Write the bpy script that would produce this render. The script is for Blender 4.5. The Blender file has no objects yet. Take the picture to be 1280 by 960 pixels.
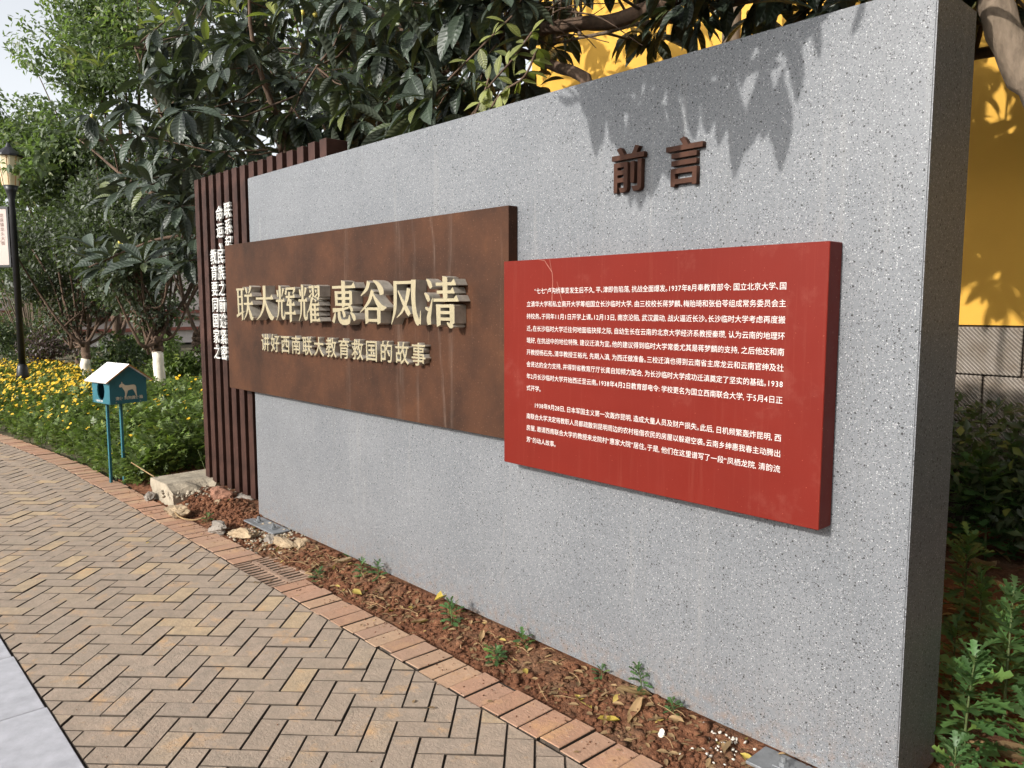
import bpy, bmesh, math, random
import numpy as np
from mathutils import Vector, Matrix, noise

random.seed(7)
RNG = np.random.default_rng(11)
SC = bpy.context.scene
COL = SC.collection
R = math.radians

# ------------------------------------------------------------------ camera
CAM = Vector((0.0, -2.39, 1.58))
FPX = 965.0                                     # focal length in px of a 1280 px wide frame
YAW, PITCH = R(42.6), math.atan(97 / 965)
_right = Vector((math.sin(YAW), math.cos(YAW), 0))
_fwd = Vector((-math.cos(YAW) * math.cos(PITCH), math.sin(YAW) * math.cos(PITCH), -math.sin(PITCH)))
_up = _right.cross(_fwd)
cam_data = bpy.data.cameras.new('camera')
cam_data.sensor_width = 36.0
cam_data.lens = FPX / 1280 * 36.0
cam_data.clip_start = 0.05
cam_data.clip_end = 2000
cam = bpy.data.objects.new('camera', cam_data)
COL.objects.link(cam)
m3 = Matrix((_right, _up, -_fwd)).transposed()
cam.matrix_world = Matrix.Translation(CAM) @ m3.to_4x4()
SC.camera = cam

# ------------------------------------------------------------------ light
SUN = Vector((-0.03, -0.900, 0.435)).normalized()   # direction towards the sun
world = bpy.data.worlds.new('World')
SC.world = world
world.use_nodes = True
wn = world.node_tree.nodes
sky = wn.new('ShaderNodeTexSky')
sky.sky_type = 'NISHITA'
sky.sun_disc = False
sky.sun_elevation = math.asin(SUN.z)
sky.sun_rotation = math.pi
sky.air_density = 1.0
sky.dust_density = 2.5
bg = wn['Background']
bg.inputs['Strength'].default_value = 0.15
hsv = wn.new('ShaderNodeHueSaturation')         # thin high cloud: a paler sky
hsv.inputs['Saturation'].default_value = 0.20
world.node_tree.links.new(sky.outputs[0], hsv.inputs['Color'])
world.node_tree.links.new(hsv.outputs[0], bg.inputs[0])
sun_data = bpy.data.lights.new('sun', 'SUN')
sun_data.energy = 2.75
sun_data.angle = R(0.6)
sun_data.color = (1.0, 0.955, 0.89)
sun = bpy.data.objects.new('sun', sun_data)
COL.objects.link(sun)
sun.rotation_euler = SUN.to_track_quat('Z', 'Y').to_euler()
SC.view_settings.view_transform = 'Standard'
SC.view_settings.look = 'None'
SC.view_settings.exposure = 0.88
SC.view_settings.gamma = 1.0
SC.cycles.max_bounces = 6
SC.cycles.transparent_max_bounces = 6

# ------------------------------------------------------------------ helpers
def at(px, py, Y):
    """point on the vertical plane y = Y seen at a place of the photograph"""
    d = _fwd * FPX + _right * (px - 640) - _up * (py - 480)
    return CAM + d * ((Y - CAM.y) / d.y)

def on_ground(px, py, z=0.0):
    d = _fwd * FPX + _right * (px - 640) - _up * (py - 480)
    return CAM + d * ((z - CAM.z) / d.z)

def at_depth(px, py, dep):
    d = _fwd * FPX + _right * (px - 640) - _up * (py - 480)
    return CAM + d * (dep / FPX)

def seen(p):
    d = Vector(p) - CAM
    z = d.dot(_fwd)
    if z < 0.1:
        return -9999, -9999, z
    return 640 + FPX * d.dot(_right) / z, 480 - FPX * d.dot(_up) / z, z

def mesh_np(name, verts, faces, mat=None, uv=None, smooth=False):
    """verts (n,3), faces list of equal-size index rows (array) or a list of tuples"""
    me = bpy.data.meshes.new(name)
    verts = np.asarray(verts, dtype=np.float32)
    if isinstance(faces, np.ndarray):
        n, k = faces.shape
        me.vertices.add(len(verts))
        me.vertices.foreach_set('co', verts.ravel())
        me.loops.add(n * k)
        me.loops.foreach_set('vertex_index', faces.astype(np.int32).ravel())
        me.polygons.add(n)
        me.polygons.foreach_set('loop_start', np.arange(0, n * k, k, dtype=np.int32))
        me.polygons.foreach_set('loop_total', np.full(n, k, dtype=np.int32))
        me.update(calc_edges=True)
    else:
        me.from_pydata([tuple(map(float, v)) for v in verts], [], [tuple(f) for f in faces])
        me.update()
    if uv is not None:
        l = me.uv_layers.new(name='UVMap')
        idx = np.empty(len(me.loops), dtype=np.int32)
        me.loops.foreach_get('vertex_index', idx)
        l.data.foreach_set('uv', np.asarray(uv, dtype=np.float32)[idx].ravel())
    if smooth:
        me.polygons.foreach_set('use_smooth', np.ones(len(me.polygons), dtype=bool))
    for m in (mat if isinstance(mat, (list, tuple)) else [mat]):
        if m is not None:
            me.materials.append(m)
    return me

def link(name, me, parent=None, loc=None):
    o = bpy.data.objects.new(name, me)
    COL.objects.link(o)
    if parent is not None:
        o.parent = parent
    if loc is not None:
        o.location = loc
    return o

def tag(o, label=None, cat=None, group=None, kind=None):
    if label: o['label'] = label
    if cat: o['category'] = cat
    if group: o['group'] = group
    if kind: o['kind'] = kind
    return o

def thing(name, label, cat, loc=(0, 0, 0), rz=0.0, group=None):
    o = bpy.data.objects.new(name, None)
    COL.objects.link(o)
    o.empty_display_size = 0.1
    o.location = loc
    o.rotation_euler = (0, 0, rz)
    return tag(o, label, cat, group)

class MB:
    """collects shapes into one mesh"""
    def __init__(self):
        self.v, self.f, self.m = [], [], []
    def add(self, vs, fs, mi=0):
        b = len(self.v)
        self.v += [tuple(v) for v in vs]
        self.f += [tuple(i + b for i in f) for f in fs]
        self.m += [mi] * len(fs)
        return self
    def box(self, lo, hi, mi=0, ch=0.0):
        x0, y0, z0 = lo; x1, y1, z1 = hi
        if ch <= 0:
            vs = [(x0,y0,z0),(x1,y0,z0),(x1,y1,z0),(x0,y1,z0),(x0,y0,z1),(x1,y0,z1),(x1,y1,z1),(x0,y1,z1)]
            fs = [(0,3,2,1),(4,5,6,7),(0,1,5,4),(1,2,6,5),(2,3,7,6),(3,0,4,7)]
            return self.add(vs, fs, mi)
        bm = bmesh.new()
        bmesh.ops.create_cube(bm, size=1.0)
        for v in bm.verts:
            v.co = ((x0+x1)/2 + v.co.x*(x1-x0), (y0+y1)/2 + v.co.y*(y1-y0), (z0+z1)/2 + v.co.z*(z1-z0))
        bmesh.ops.bevel(bm, geom=bm.edges[:], offset=ch, segments=1, affect='EDGES')
        return self.bm(bm, mi)
    def bm(self, bm, mi=0):
        bm.verts.index_update()
        self.add([v.co[:] for v in bm.verts], [[v.index for v in f.verts] for f in bm.faces], mi)
        bm.free()
        return self
    def prism(self, poly, z0, z1, mi=0, side=None):
        """poly (x,y) counter-clockwise, extruded in z"""
        n = len(poly)
        self.add([(x, y, z0) for x, y in poly] + [(x, y, z1) for x, y in poly], [], mi)
        b = len(self.v) - 2 * n
        self.f.append(tuple(b + i for i in reversed(range(n)))); self.m.append(mi)
        self.f.append(tuple(b + n + i for i in range(n))); self.m.append(mi)
        s = mi if side is None else side
        for i in range(n):
            j = (i + 1) % n
            self.f.append((b+i, b+j, b+n+j, b+n+i)); self.m.append(s)
        return self
    def tube(self, pts, rad, sides=8, mi=0, cap=True):
        pts = [Vector(p) for p in pts]
        if not hasattr(rad, '__len__'):
            rad = [rad] * len(pts)
        b = len(self.v)
        ref = Vector((0.13, 0.97, 0.2))
        for i, p in enumerate(pts):
            t = (pts[min(i+1, len(pts)-1)] - pts[max(i-1, 0)]).normalized()
            u = t.cross(ref)
            if u.length < 1e-3: u = t.cross(Vector((1, 0, 0)))
            u.normalize(); w = t.cross(u)
            for k in range(sides):
                a = 2 * math.pi * k / sides
                self.v.append(tuple(p + (u * math.cos(a) + w * math.sin(a)) * rad[i]))
        for i in range(len(pts) - 1):
            for k in range(sides):
                k2 = (k + 1) % sides
                self.f.append((b+i*sides+k, b+i*sides+k2, b+(i+1)*sides+k2, b+(i+1)*sides+k)); self.m.append(mi)
        if cap:
            self.f.append(tuple(b + k for k in reversed(range(sides)))); self.m.append(mi)
            e = b + (len(pts)-1)*sides
            self.f.append(tuple(e + k for k in range(sides))); self.m.append(mi)
        return self
    def mesh(self, name, mat, smooth=False):
        me = bpy.data.meshes.new(name)
        me.from_pydata(self.v, [], self.f)
        for m in (mat if isinstance(mat, (list, tuple)) else [mat]):
            me.materials.append(m)
        if any(self.m):
            me.polygons.foreach_set('material_index', self.m)
        if smooth:
            me.polygons.foreach_set('use_smooth', [True] * len(me.polygons))
        me.update()
        return me
    def build(self, name, mat, parent=None, smooth=False, loc=None):
        return link(name, self.mesh(name, mat, smooth), parent, loc)

def smooth_line(pts, n=6):
    """Catmull-Rom through the points (any dimension)"""
    P = [np.array(p, float) for p in pts]
    P = [2*P[0]-P[1]] + P + [2*P[-1]-P[-2]]
    out = []
    for i in range(1, len(P) - 2):
        for k in range(n):
            t = k / n
            out.append(0.5*((2*P[i]) + (-P[i-1]+P[i+1])*t + (2*P[i-1]-5*P[i]+4*P[i+1]-P[i+2])*t*t + (-P[i-1]+3*P[i]-3*P[i+1]+P[i+2])*t**3))
    out.append(P[-2])
    return out

# ------------------------------------------------------------------ materials
MATS = {}
class NT:
    def __init__(self, name):
        self.mat = bpy.data.materials.new(name)
        self.mat.use_nodes = True
        self.t = self.mat.node_tree
        self.n = self.t.nodes
        self.b = self.n['Principled BSDF']
        MATS[name] = self.mat
    def node(self, typ, **kw):
        x = self.n.new('ShaderNode' + typ)
        for k, v in kw.items():
            if k in x.inputs: x.inputs[k].default_value = v
            else: setattr(x, k, v)
        return x
    def ln(self, a, b): self.t.links.new(a, b)
    def coord(self, kind='Object'):
        return self.node('TexCoord').outputs[kind]
    def mapping(self, vec, scale):
        x = self.node('Mapping'); x.inputs['Scale'].default_value = scale
        self.ln(vec, x.inputs[0]); return x.outputs[0]
    def noise(self, vec, scale, detail=4, rough=0.55):
        x = self.node('TexNoise', Scale=scale, Detail=detail, Roughness=rough)
        if vec is not None: self.ln(vec, x.inputs['Vector'])
        return x
    def ramp(self, fac, stops, interp='LINEAR'):
        x = self.node('ValToRGB'); r = x.color_ramp; r.interpolation = interp
        while len(r.elements) < len(stops): r.elements.new(0.5)
        for e, (p, c) in zip(r.elements, stops):
            e.position = p; e.color = (c, c, c, 1) if not hasattr(c, '__len__') else (*c, 1)
        self.ln(fac, x.inputs[0]); return x.outputs[0]
    def mix(self, fac, a, b, blend='MIX'):
        x = self.node('Mix', data_type='RGBA', blend_type=blend)
        for sock, v in ((x.inputs[0], fac), (x.inputs[6], a), (x.inputs[7], b)):
            if isinstance(v, bpy.types.NodeSocket): self.ln(v, sock)
            elif hasattr(v, '__len__'): sock.default_value = (*v, 1) if len(v) == 3 else v
            else: sock.default_value = v
        return x.outputs[2]
    def math(self, op, a, b=0.0, c=0.0):
        x = self.node('Math', operation=op)
        for s, v in zip(x.inputs, (a, b, c)):
            if isinstance(v, bpy.types.NodeSocket): self.ln(v, s)
            else: s.default_value = v
        return x.outputs[0]
    def base(self, c):
        if isinstance(c, bpy.types.NodeSocket): self.ln(c, self.b.inputs['Base Color'])
        else: self.b.inputs['Base Color'].default_value = (*c, 1)
    def set(self, **kw):
        for k, v in kw.items():
            s = self.b.inputs[k.replace('_', ' ')]
            if isinstance(v, bpy.types.NodeSocket): self.ln(v, s)
            else: s.default_value = v
        return self
    def bump(self, h, strength=0.3, dist=0.01):
        x = self.node('Bump', Strength=strength, Distance=dist)
        self.ln(h, x.inputs['Height']); self.ln(x.outputs[0], self.b.inputs['Normal'])

def plain(name, col, rough=0.6, metal=0.0, var=0.15, scale=6.0, bump=0.0, bscale=40.0, spec=0.5):
    m = NT(name); c = m.coord()
    n = m.noise(c, scale, 5)
    lo = tuple(max(0, x * (1 - var)) for x in col); hi = tuple(min(1, x * (1 + var)) for x in col)
    m.base(m.ramp(n.outputs[0], [(0.3, lo), (0.7, hi)]))
    m.set(Roughness=rough, Metallic=metal); m.b.inputs['Specular IOR Level'].default_value = spec
    if bump: m.bump(m.noise(c, bscale, 5).outputs[0], bump, 0.01)
    return m.mat

def terrazzo():
    m = NT('terrazzo'); c = m.coord()
    base = m.ramp(m.noise(c, 2.2, 6).outputs[0], [(0.3, (0.120, 0.127, 0.137)), (0.7, (0.153, 0.159, 0.168))])
    fine = m.noise(c, 300, 2)
    base = m.mix(m.ramp(fine.outputs[0], [(0.35, 0.0), (0.65, 0.30)]), base, (0.19, 0.198, 0.21))
    warp = m.noise(c, 120, 2)
    vec = m.node('VectorMath', operation='ADD'); m.ln(c, vec.inputs[0])
    sc = m.node('VectorMath', operation='SCALE'); sc.inputs['Scale'].default_value = 0.006
    m.ln(warp.outputs['Color'], sc.inputs[0]); m.ln(sc.outputs[0], vec.inputs[1])
    def chips(scale, rad, lo, hi, col, cur):
        v = m.node('TexVoronoi', Scale=scale, feature='F1'); m.ln(vec.outputs[0], v.inputs['Vector'])
        sep = m.node('SeparateColor'); m.ln(v.outputs['Color'], sep.inputs[0])
        inside = m.math('LESS_THAN', v.outputs['Distance'], rad)
        a = m.math('GREATER_THAN', sep.outputs[0], lo); b = m.math('LESS_THAN', sep.outputs[0], hi)
        fac = m.math('MULTIPLY', m.math('MULTIPLY', a, b), inside)
        return m.mix(fac, cur, col)
    base = chips(165, 0.36, 0.0, 0.17, (0.035, 0.036, 0.04), base)
    base = chips(260, 0.42, 0.0, 0.20, (0.06, 0.062, 0.067), base)
    base = chips(175, 0.34, 0.88, 1.0, (0.36, 0.365, 0.37), base)
    base = chips(280, 0.42, 0.76, 1.0, (0.25, 0.256, 0.265), base)
    base = chips(85, 0.30, 0.0, 0.07, (0.03, 0.03, 0.032), base)
    # lime runs and rusty spots that weather has left on it
    st = m.noise(m.mapping(c, (9, 9, 0.5)), 1.6, 4)
    base = m.mix(m.ramp(st.outputs[0], [(0.60, 0.0), (0.78, 0.16)]), base, (0.42, 0.40, 0.36))
    ru = m.noise(c, 3.1, 8, 0.7)
    base = m.mix(m.ramp(ru.outputs[0], [(0.72, 0.0), (0.77, 0.4)]), base, (0.34, 0.23, 0.13))
    sepz = m.node('SeparateXYZ'); m.ln(c, sepz.inputs[0])
    foot = m.ramp(sepz.outputs[2], [(0.06, 1.0), (0.17, 0.25), (0.34, 0.0)])
    spl = m.ramp(m.noise(c, 26, 7, 0.75).outputs[0], [(0.46, 0.0), (0.66, 0.6)])
    base = m.mix(m.math('MULTIPLY', foot, spl), base, (0.21, 0.125, 0.075))
    dr = m.noise(m.mapping(c, (38, 38, 0.35)), 1.0, 5, 0.65)
    base = m.mix(m.ramp(dr.outputs[0], [(0.56, 0.0), (0.74, 0.30)]), base, (0.105, 0.105, 0.10))
    m.base(base); m.set(Roughness=0.42); m.b.inputs['Specular IOR Level'].default_value = 0.35
    m.bump(m.noise(c, 220, 3).outputs[0], 0.05, 0.002)
    return m.mat

def rust():
    m = NT('rusted_steel'); c = m.coord()
    n1 = m.noise(c, 2.6, 9, 0.68)
    base = m.ramp(n1.outputs[0], [(0.32, (0.026, 0.013, 0.008)), (0.47, (0.045, 0.020, 0.011)), (0.62, (0.064, 0.027, 0.0135)), (0.80, (0.10, 0.041, 0.017))])
    sp = m.noise(c, 110, 3)
    base = m.mix(m.ramp(sp.outputs[0], [(0.62, 0.0), (0.72, 0.45)]), base, (0.20, 0.11, 0.065))
    st = m.noise(m.mapping(c, (22, 1, 0.7)), 1.3, 6, 0.7)
    base = m.mix(m.ramp(st.outputs[0], [(0.62, 0.0), (0.76, 0.22)]), base, (0.20, 0.13, 0.09))
    sep = m.node('SeparateXYZ'); m.ln(c, sep.inputs[0])
    # two long white run marks
    for x0, w, k, dens in ((-3.08, 0.014, 0.10, 0.85), (-3.42, 0.05, 0.0, 0.45), (-2.98, 0.03, 0.0, 0.35), (-3.95, 0.03, 0.0, 0.3), (-3.27, 0.02, 0.03, 0.35)):
        wob = m.noise(m.mapping(c, (0.2, 0.2, 3)), 1.5, 3)
        xx = m.math('ADD', sep.outputs[0], m.math('MULTIPLY', m.math('SUBTRACT', wob.outputs[0], 0.5), 0.05))
        xx = m.math('ADD', xx, m.math('MULTIPLY', sep.outputs[2], k))
        d = m.math('ABSOLUTE', m.math('SUBTRACT', xx, x0 + k * 1.5))
        f = m.math('SUBTRACT', 1.0, m.math('DIVIDE', d, w)); f = m.math('MAXIMUM', f, 0.0)
        br = m.ramp(m.noise(m.mapping(c, (30, 1, 1.6)), 2.0 + k, 5, 0.7).outputs[0], [(0.42, 0.0), (0.62, 1.0)])
        base = m.mix(m.math('MULTIPLY', m.math('MULTIPLY', f, br), dens * 0.45), base, (0.22, 0.165, 0.13))
    m.base(base); m.set(Roughness=0.65); m.b.inputs['Specular IOR Level'].default_value = 0.15
    m.bump(m.noise(c, 90, 4).outputs[0], 0.12, 0.004)
    return m.mat

def red_paint():
    m = NT('red_paint'); c = m.coord()
    base = m.ramp(m.noise(c, 1.6, 4).outputs[0], [(0.3, (0.118, 0.0105, 0.006)), (0.7, (0.143, 0.0135, 0.0078))])
    dust = m.noise(c, 130, 2)
    base = m.mix(m.ramp(dust.outputs[0], [(0.70, 0.0), (0.76, 0.5)]), base, (0.42, 0.17, 0.11))
    st = m.noise(m.mapping(c, (30, 1, 1.0)), 1.6, 5, 0.7)
    base = m.mix(m.ramp(st.outputs[0], [(0.55, 0.0), (0.8, 0.07)]), base, (0.36, 0.15, 0.10))
    cl = m.noise(c, 5.5, 6, 0.7)
    base = m.mix(m.ramp(cl.outputs[0], [(0.58, 0.0), (0.8, 0.12)]), base, (0.42, 0.20, 0.15))
    m.base(base); m.set(Roughness=m.ramp(cl.outputs[0], [(0.3, 0.40), (0.7, 0.56)])); m.b.inputs['Specular IOR Level'].default_value = 0.14
    return m.mat

def brick_mat(name, stops, tint, dirt=(0.16, 0.14, 0.11)):
    m = NT(name); c = m.coord('Object'); g = m.node('NewGeometry'); oi = m.node('ObjectInfo')
    pos = g.outputs['Position']
    rnd = m.math('FRACT', m.math('ADD', m.math('MULTIPLY', g.outputs['Random Per Island'], 7.31), m.math('MULTIPLY', oi.outputs['Random'], 5.17)))
    base = m.ramp(rnd, stops)
    n = m.noise(pos, 14, 7, 0.72)
    base = m.mix(m.ramp(n.outputs[0], [(0.35, 0.0), (0.7, 0.6)]), base, dirt)
    n2 = m.noise(pos, 6, 5, 0.7)
    base = m.mix(m.ramp(n2.outputs[0], [(0.55, 0.0), (0.72, 0.75)]), base, tint)
    n3 = m.noise(pos, 70, 4, 0.7)
    base = m.mix(m.ramp(n3.outputs[0], [(0.60, 0.0), (0.78, 0.55)]), base, (0.58, 0.52, 0.43))
    n4 = m.noise(pos, 0.8, 3)
    base = m.mix(m.ramp(n4.outputs[0], [(0.40, 0.0), (0.65, 0.35)]), base, (0.27, 0.22, 0.165))
    m.base(base); m.set(Roughness=m.ramp(n.outputs[0], [(0.3, 0.62), (0.7, 0.85)])); m.b.inputs['Specular IOR Level'].default_value = 0.35
    h = m.math('ADD', n3.outputs[0], m.math('MULTIPLY', n.outputs[0], 1.2))
    m.bump(h, 0.5, 0.008)
    return m.mat

def leaf_mat(name, col, young=None, rough=0.38, veins=True, trans=0.25, under=(0.10, 0.13, 0.07)):
    m = NT(name)
    g = m.node('NewGeometry'); oi = m.node('ObjectInfo')
    rnd = m.math('FRACT', m.math('ADD', m.math('MULTIPLY', g.outputs['Random Per Island'], 3.7), m.math('MULTIPLY', oi.outputs['Random'], 2.9)))
    lo = tuple(x * 0.62 for x in col); hi = tuple(min(1, x * 1.45) for x in col)
    stops = [(0.0, lo), (0.55, col), (0.9, hi)]
    if young: stops.append((0.97, young))
    base = m.ramp(rnd, stops)
    if veins:
        uv = m.node('UVMap').outputs[0]
        s = m.node('SeparateXYZ'); m.ln(uv, s.inputs[0])
        au = m.math('ABSOLUTE', s.outputs[0])
        w = m.math('SINE', m.math('MULTIPLY', m.math('SUBTRACT', s.outputs[1], m.math('MULTIPLY', au, 0.12)), 58.0))
        mid = m.math('LESS_THAN', au, 0.05)
        base = m.mix(m.math('MULTIPLY', mid, 0.6), base, tuple(min(1, x * 2.6 + 0.03) for x in col))
        m.bump(w, 0.22, 0.01)
    base = m.mix(m.math('MULTIPLY', g.outputs['Backfacing'], 0.55), base, under)
    m.base(base); m.set(Roughness=rough); m.b.inputs['Specular IOR Level'].default_value = 0.5
    if trans > 0:
        tr = m.node('BsdfTranslucent'); m.ln(m.mix(1.0, base, (1.6, 1.9, 0.7, 1), 'MULTIPLY'), tr.inputs[0])
        mx = m.node('MixShader'); mx.inputs[0].default_value = trans
        m.ln(m.b.outputs[0], mx.inputs[1]); m.ln(tr.outputs[0], mx.inputs[2])
        m.ln(mx.outputs[0], m.n['Material Output'].inputs[0])
    return m.mat

def soil_mat():
    m = NT('red_soil'); c = m.node('NewGeometry').outputs['Position']
    n = m.noise(c, 24, 8, 0.7)
    base = m.ramp(n.outputs[0], [(0.28, (0.045, 0.018, 0.010)), (0.5, (0.145, 0.060, 0.031)), (0.72, (0.27, 0.125, 0.066))])
    n2 = m.noise(c, 5, 4)
    base = m.mix(m.ramp(n2.outputs[0], [(0.5, 0.0), (0.75, 0.6)]), base, (0.17, 0.115, 0.07))
    n3 = m.noise(c, 160, 3)
    base = m.mix(m.ramp(n3.outputs[0], [(0.66, 0.0), (0.72, 0.7)]), base, (0.42, 0.28, 0.17))
    m.base(base); m.set(Roughness=0.95); m.b.inputs['Specular IOR Level'].default_value = 0.2
    m.bump(m.math('ADD', n.outputs[0], m.math('MULTIPLY', n3.outputs[0], 0.4)), 0.9, 0.02)
    return m.mat

def bark(name, a, b, scale=18):
    m = NT(name); c = m.coord()
    n = m.noise(m.mapping(c, (1, 1, 0.35)), scale, 7, 0.65)
    m.base(m.ramp(n.outputs[0], [(0.3, a), (0.7, b)])); m.set(Roughness=0.9)
    m.bump(n.outputs[0], 0.6, 0.02)
    return m.mat

terrazzo(); rust(); red_paint(); soil_mat()
brick_mat('paver', [(0.0, (0.33, 0.252, 0.193)), (0.4, (0.38, 0.290, 0.220)), (0.75, (0.345, 0.270, 0.212)), (0.92, (0.41, 0.31, 0.222)), (0.98, (0.49, 0.355, 0.215))], (0.56, 0.33, 0.15))
brick_mat('border_brick', [(0.0, (0.35, 0.185, 0.115)), (0.3, (0.42, 0.235, 0.150)), (0.6, (0.38, 0.22, 0.150)), (0.9, (0.46, 0.29, 0.18))], (0.52, 0.30, 0.14), (0.28, 0.175, 0.115))
plain('joint_sand', (0.058, 0.043, 0.031), 0.95, var=0.4, scale=30, bump=0.5)
plain('tile_grey', (0.385, 0.385, 0.415), 0.5, var=0.16, scale=14, bump=0.08, bscale=80)
plain('slat_brown', (0.042, 0.019, 0.014), 0.55, var=0.5, scale=7, bump=0.08, bscale=60, spec=0.2)
plain('heading_brown', (0.052, 0.022, 0.013), 0.6, var=0.3, scale=30, spec=0.15)
plain('print_white', (0.56, 0.53, 0.50), 0.6, var=0.04)
plain('raised_white', (0.52, 0.51, 0.48), 0.5, var=0.08, scale=20)
plain('gold_face', (0.37, 0.315, 0.20), 0.40, 0.30, 0.08, 9)
plain('gold_edge', (0.40, 0.37, 0.32), 0.35, 0.30, 0.25, 25)
plain('galvanised', (0.24, 0.25, 0.26), 0.45, 0.5, 0.2, 20, 0.2)
plain('cast_iron', (0.30, 0.20, 0.14), 0.75, 0.1, 0.35, 14, 0.4, 90)
plain('pit_shade', (0.012, 0.010, 0.009), 0.9, var=0.2)
plain('concrete', (0.30, 0.255, 0.19), 0.9, var=0.3, scale=9, bump=0.6, bscale=45)
plain('stone_tan', (0.27, 0.20, 0.125), 0.9, var=0.4, scale=12, bump=0.6, bscale=35)
plain('stone_grey', (0.19, 0.165, 0.14), 0.9, var=0.4, scale=12, bump=0.6, bscale=35)
plain('stone_red', (0.22, 0.105, 0.065), 0.9, var=0.4, scale=12, bump=0.7, bscale=35)
plain('pebble_white', (0.52, 0.48, 0.42), 0.8, var=0.2, scale=20, bump=0.3)
plain('teal_paint', (0.022, 0.115, 0.145), 0.45, var=0.12)
plain('roof_white', (0.72, 0.69, 0.67), 0.5, var=0.08, scale=12)
plain('roof_wood', (0.30, 0.15, 0.05), 0.7, var=0.3, scale=20)
plain('dog_cream', (0.62, 0.55, 0.42), 0.6, var=0.05)
plain('black_metal', (0.018, 0.018, 0.02), 0.4, 0.3, 0.3, 8)
plain('lamp_glass', (0.72, 0.62, 0.42), 0.3, var=0.1)
plain('board_pink', (0.46, 0.385, 0.345), 0.6, var=0.06)
plain('ink_brown', (0.16, 0.07, 0.05), 0.7, var=0.2)
plain('yellow_plaster', (0.60, 0.33, 0.045), 0.85, var=0.06, scale=2, bump=0.15, bscale=120)
plain('lime_paint', (0.72, 0.66, 0.55), 0.9, var=0.12, scale=14, bump=0.4)
plain('far_wall', (0.62, 0.55, 0.50), 0.8, var=0.1)
plain('far_roof', (0.28, 0.09, 0.06), 0.8, var=0.2)
plain('straw', (0.26, 0.17, 0.08), 0.85, var=0.35, scale=20)
plain('stem_green', (0.075, 0.10, 0.03), 0.7, var=0.3)
plain('petal_yellow', (0.58, 0.36, 0.008), 0.6, var=0.12, scale=30)
plain('petal_heart', (0.55, 0.28, 0.01), 0.7, var=0.2)
plain('fruit', (0.50, 0.42, 0.08), 0.5, var=0.3)
plain('garden_ground', (0.10, 0.085, 0.045), 0.95, var=0.5, scale=3, bump=0.5)
plain('scratch_pale', (0.30, 0.12, 0.085), 0.8, var=0.25, scale=30)
bark('bark_brown', (0.045, 0.027, 0.017), (0.13, 0.08, 0.05))
bark('bark_pale', (0.085, 0.062, 0.042), (0.20, 0.15, 0.105), 26)
leaf_mat('loquat_leaf', (0.029, 0.041, 0.027), (0.085, 0.10, 0.03), 0.46, True, 0.10, (0.058, 0.065, 0.046))
leaf_mat('young_leaf', (0.155, 0.17, 0.05), None, 0.5, True, 0.32, (0.15, 0.165, 0.07))
leaf_mat('small_leaf', (0.055, 0.077, 0.034), (0.14, 0.16, 0.035), 0.45, False, 0.3)
leaf_mat('pale_leaf', (0.090, 0.120, 0.056), (0.20, 0.22, 0.08), 0.5, False, 0.4)
leaf_mat('dull_leaf', (0.044, 0.057, 0.029), None, 0.5, False, 0.2)
leaf_mat('purple_leaf', (0.045, 0.026, 0.024), None, 0.5, False, 0.2)
leaf_mat('bed_leaf', (0.10, 0.145, 0.034), (0.23, 0.27, 0.055), 0.5, False, 0.3)
leaf_mat('weed_leaf', (0.060, 0.125, 0.038), (0.14, 0.22, 0.05), 0.5, False, 0.3, (0.10, 0.15, 0.07))
leaf_mat('dry_leaf', (0.24, 0.155, 0.075), (0.40, 0.29, 0.08), 0.7, False, 0.15, (0.36, 0.27, 0.16))
leaf_mat('yellowed_leaf', (0.40, 0.30, 0.06), None, 0.6, False, 0.25, (0.38, 0.32, 0.13))
M = MATS

# ================================================================== THE SETTING
def bend(x):
    """the path runs a little askew to the wall and swings away in the distance"""
    return 0.011 * (x + 1.7) - 0.016 * max(0.0, -7.5 - x) ** 2

def sheet(name, x0, x1, y0, y1, z, mat, follow=False, nx=1):
    vs, fs = [], []
    for i in range(nx + 1):
        x = x0 + (x1 - x0) * i / nx
        d = bend(x) if follow else 0
        vs += [(x, y0 + d, z), (x, y1 + d, z)]
    for i in range(nx):
        fs.append((2*i, 2*i+2, 2*i+3, 2*i+1))
    return tag(link(name, mesh_np(name, vs, fs, mat)), kind='structure')

sheet('ground', -600, 600, -600, 600, -0.10, M['garden_ground'])
path = sheet('path', -17.5, 2.5, -1.758, -0.29, -0.0135, M['joint_sand'], True, 40)
pavement = sheet('pavement', -17.5, 2.5, -9.0, -1.762, -0.012, M['joint_sand'], True, 40)

def inset(poly, d):
    n = len(poly); out = []
    for i in range(n):
        p0, p1, p2 = (np.array(poly[(i + k) % n], float) for k in (-1, 0, 1))
        e1 = p1 - p0; e2 = p2 - p1
        e1 /= max(np.linalg.norm(e1), 1e-9); e2 /= max(np.linalg.norm(e2), 1e-9)
        n1 = np.array((-e1[1], e1[0])); n2 = np.array((-e2[1], e2[0]))
        b = n1 + n2; k = b.dot(n1)
        out.append(p1 + b * d / max(k, 0.35))
    return [tuple(p) for p in out]

def area(poly):
    return 0.5 * sum(poly[i][0]*poly[(i+1) % len(poly)][1] - poly[(i+1) % len(poly)][0]*poly[i][1] for i in range(len(poly)))

def clip_y(poly, lim, keep_below):
    out = []
    for i in range(len(poly)):
        a, b = poly[i], poly[(i + 1) % len(poly)]
        ia = (a[1] <= lim) == keep_below or a[1] == lim
        ib = (b[1] <= lim) == keep_below or b[1] == lim
        if ia: out.append(a)
        if ia != ib:
            t = (lim - a[1]) / (b[1] - a[1])
            out.append((a[0] + (b[0] - a[0]) * t, lim))
    return out

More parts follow.
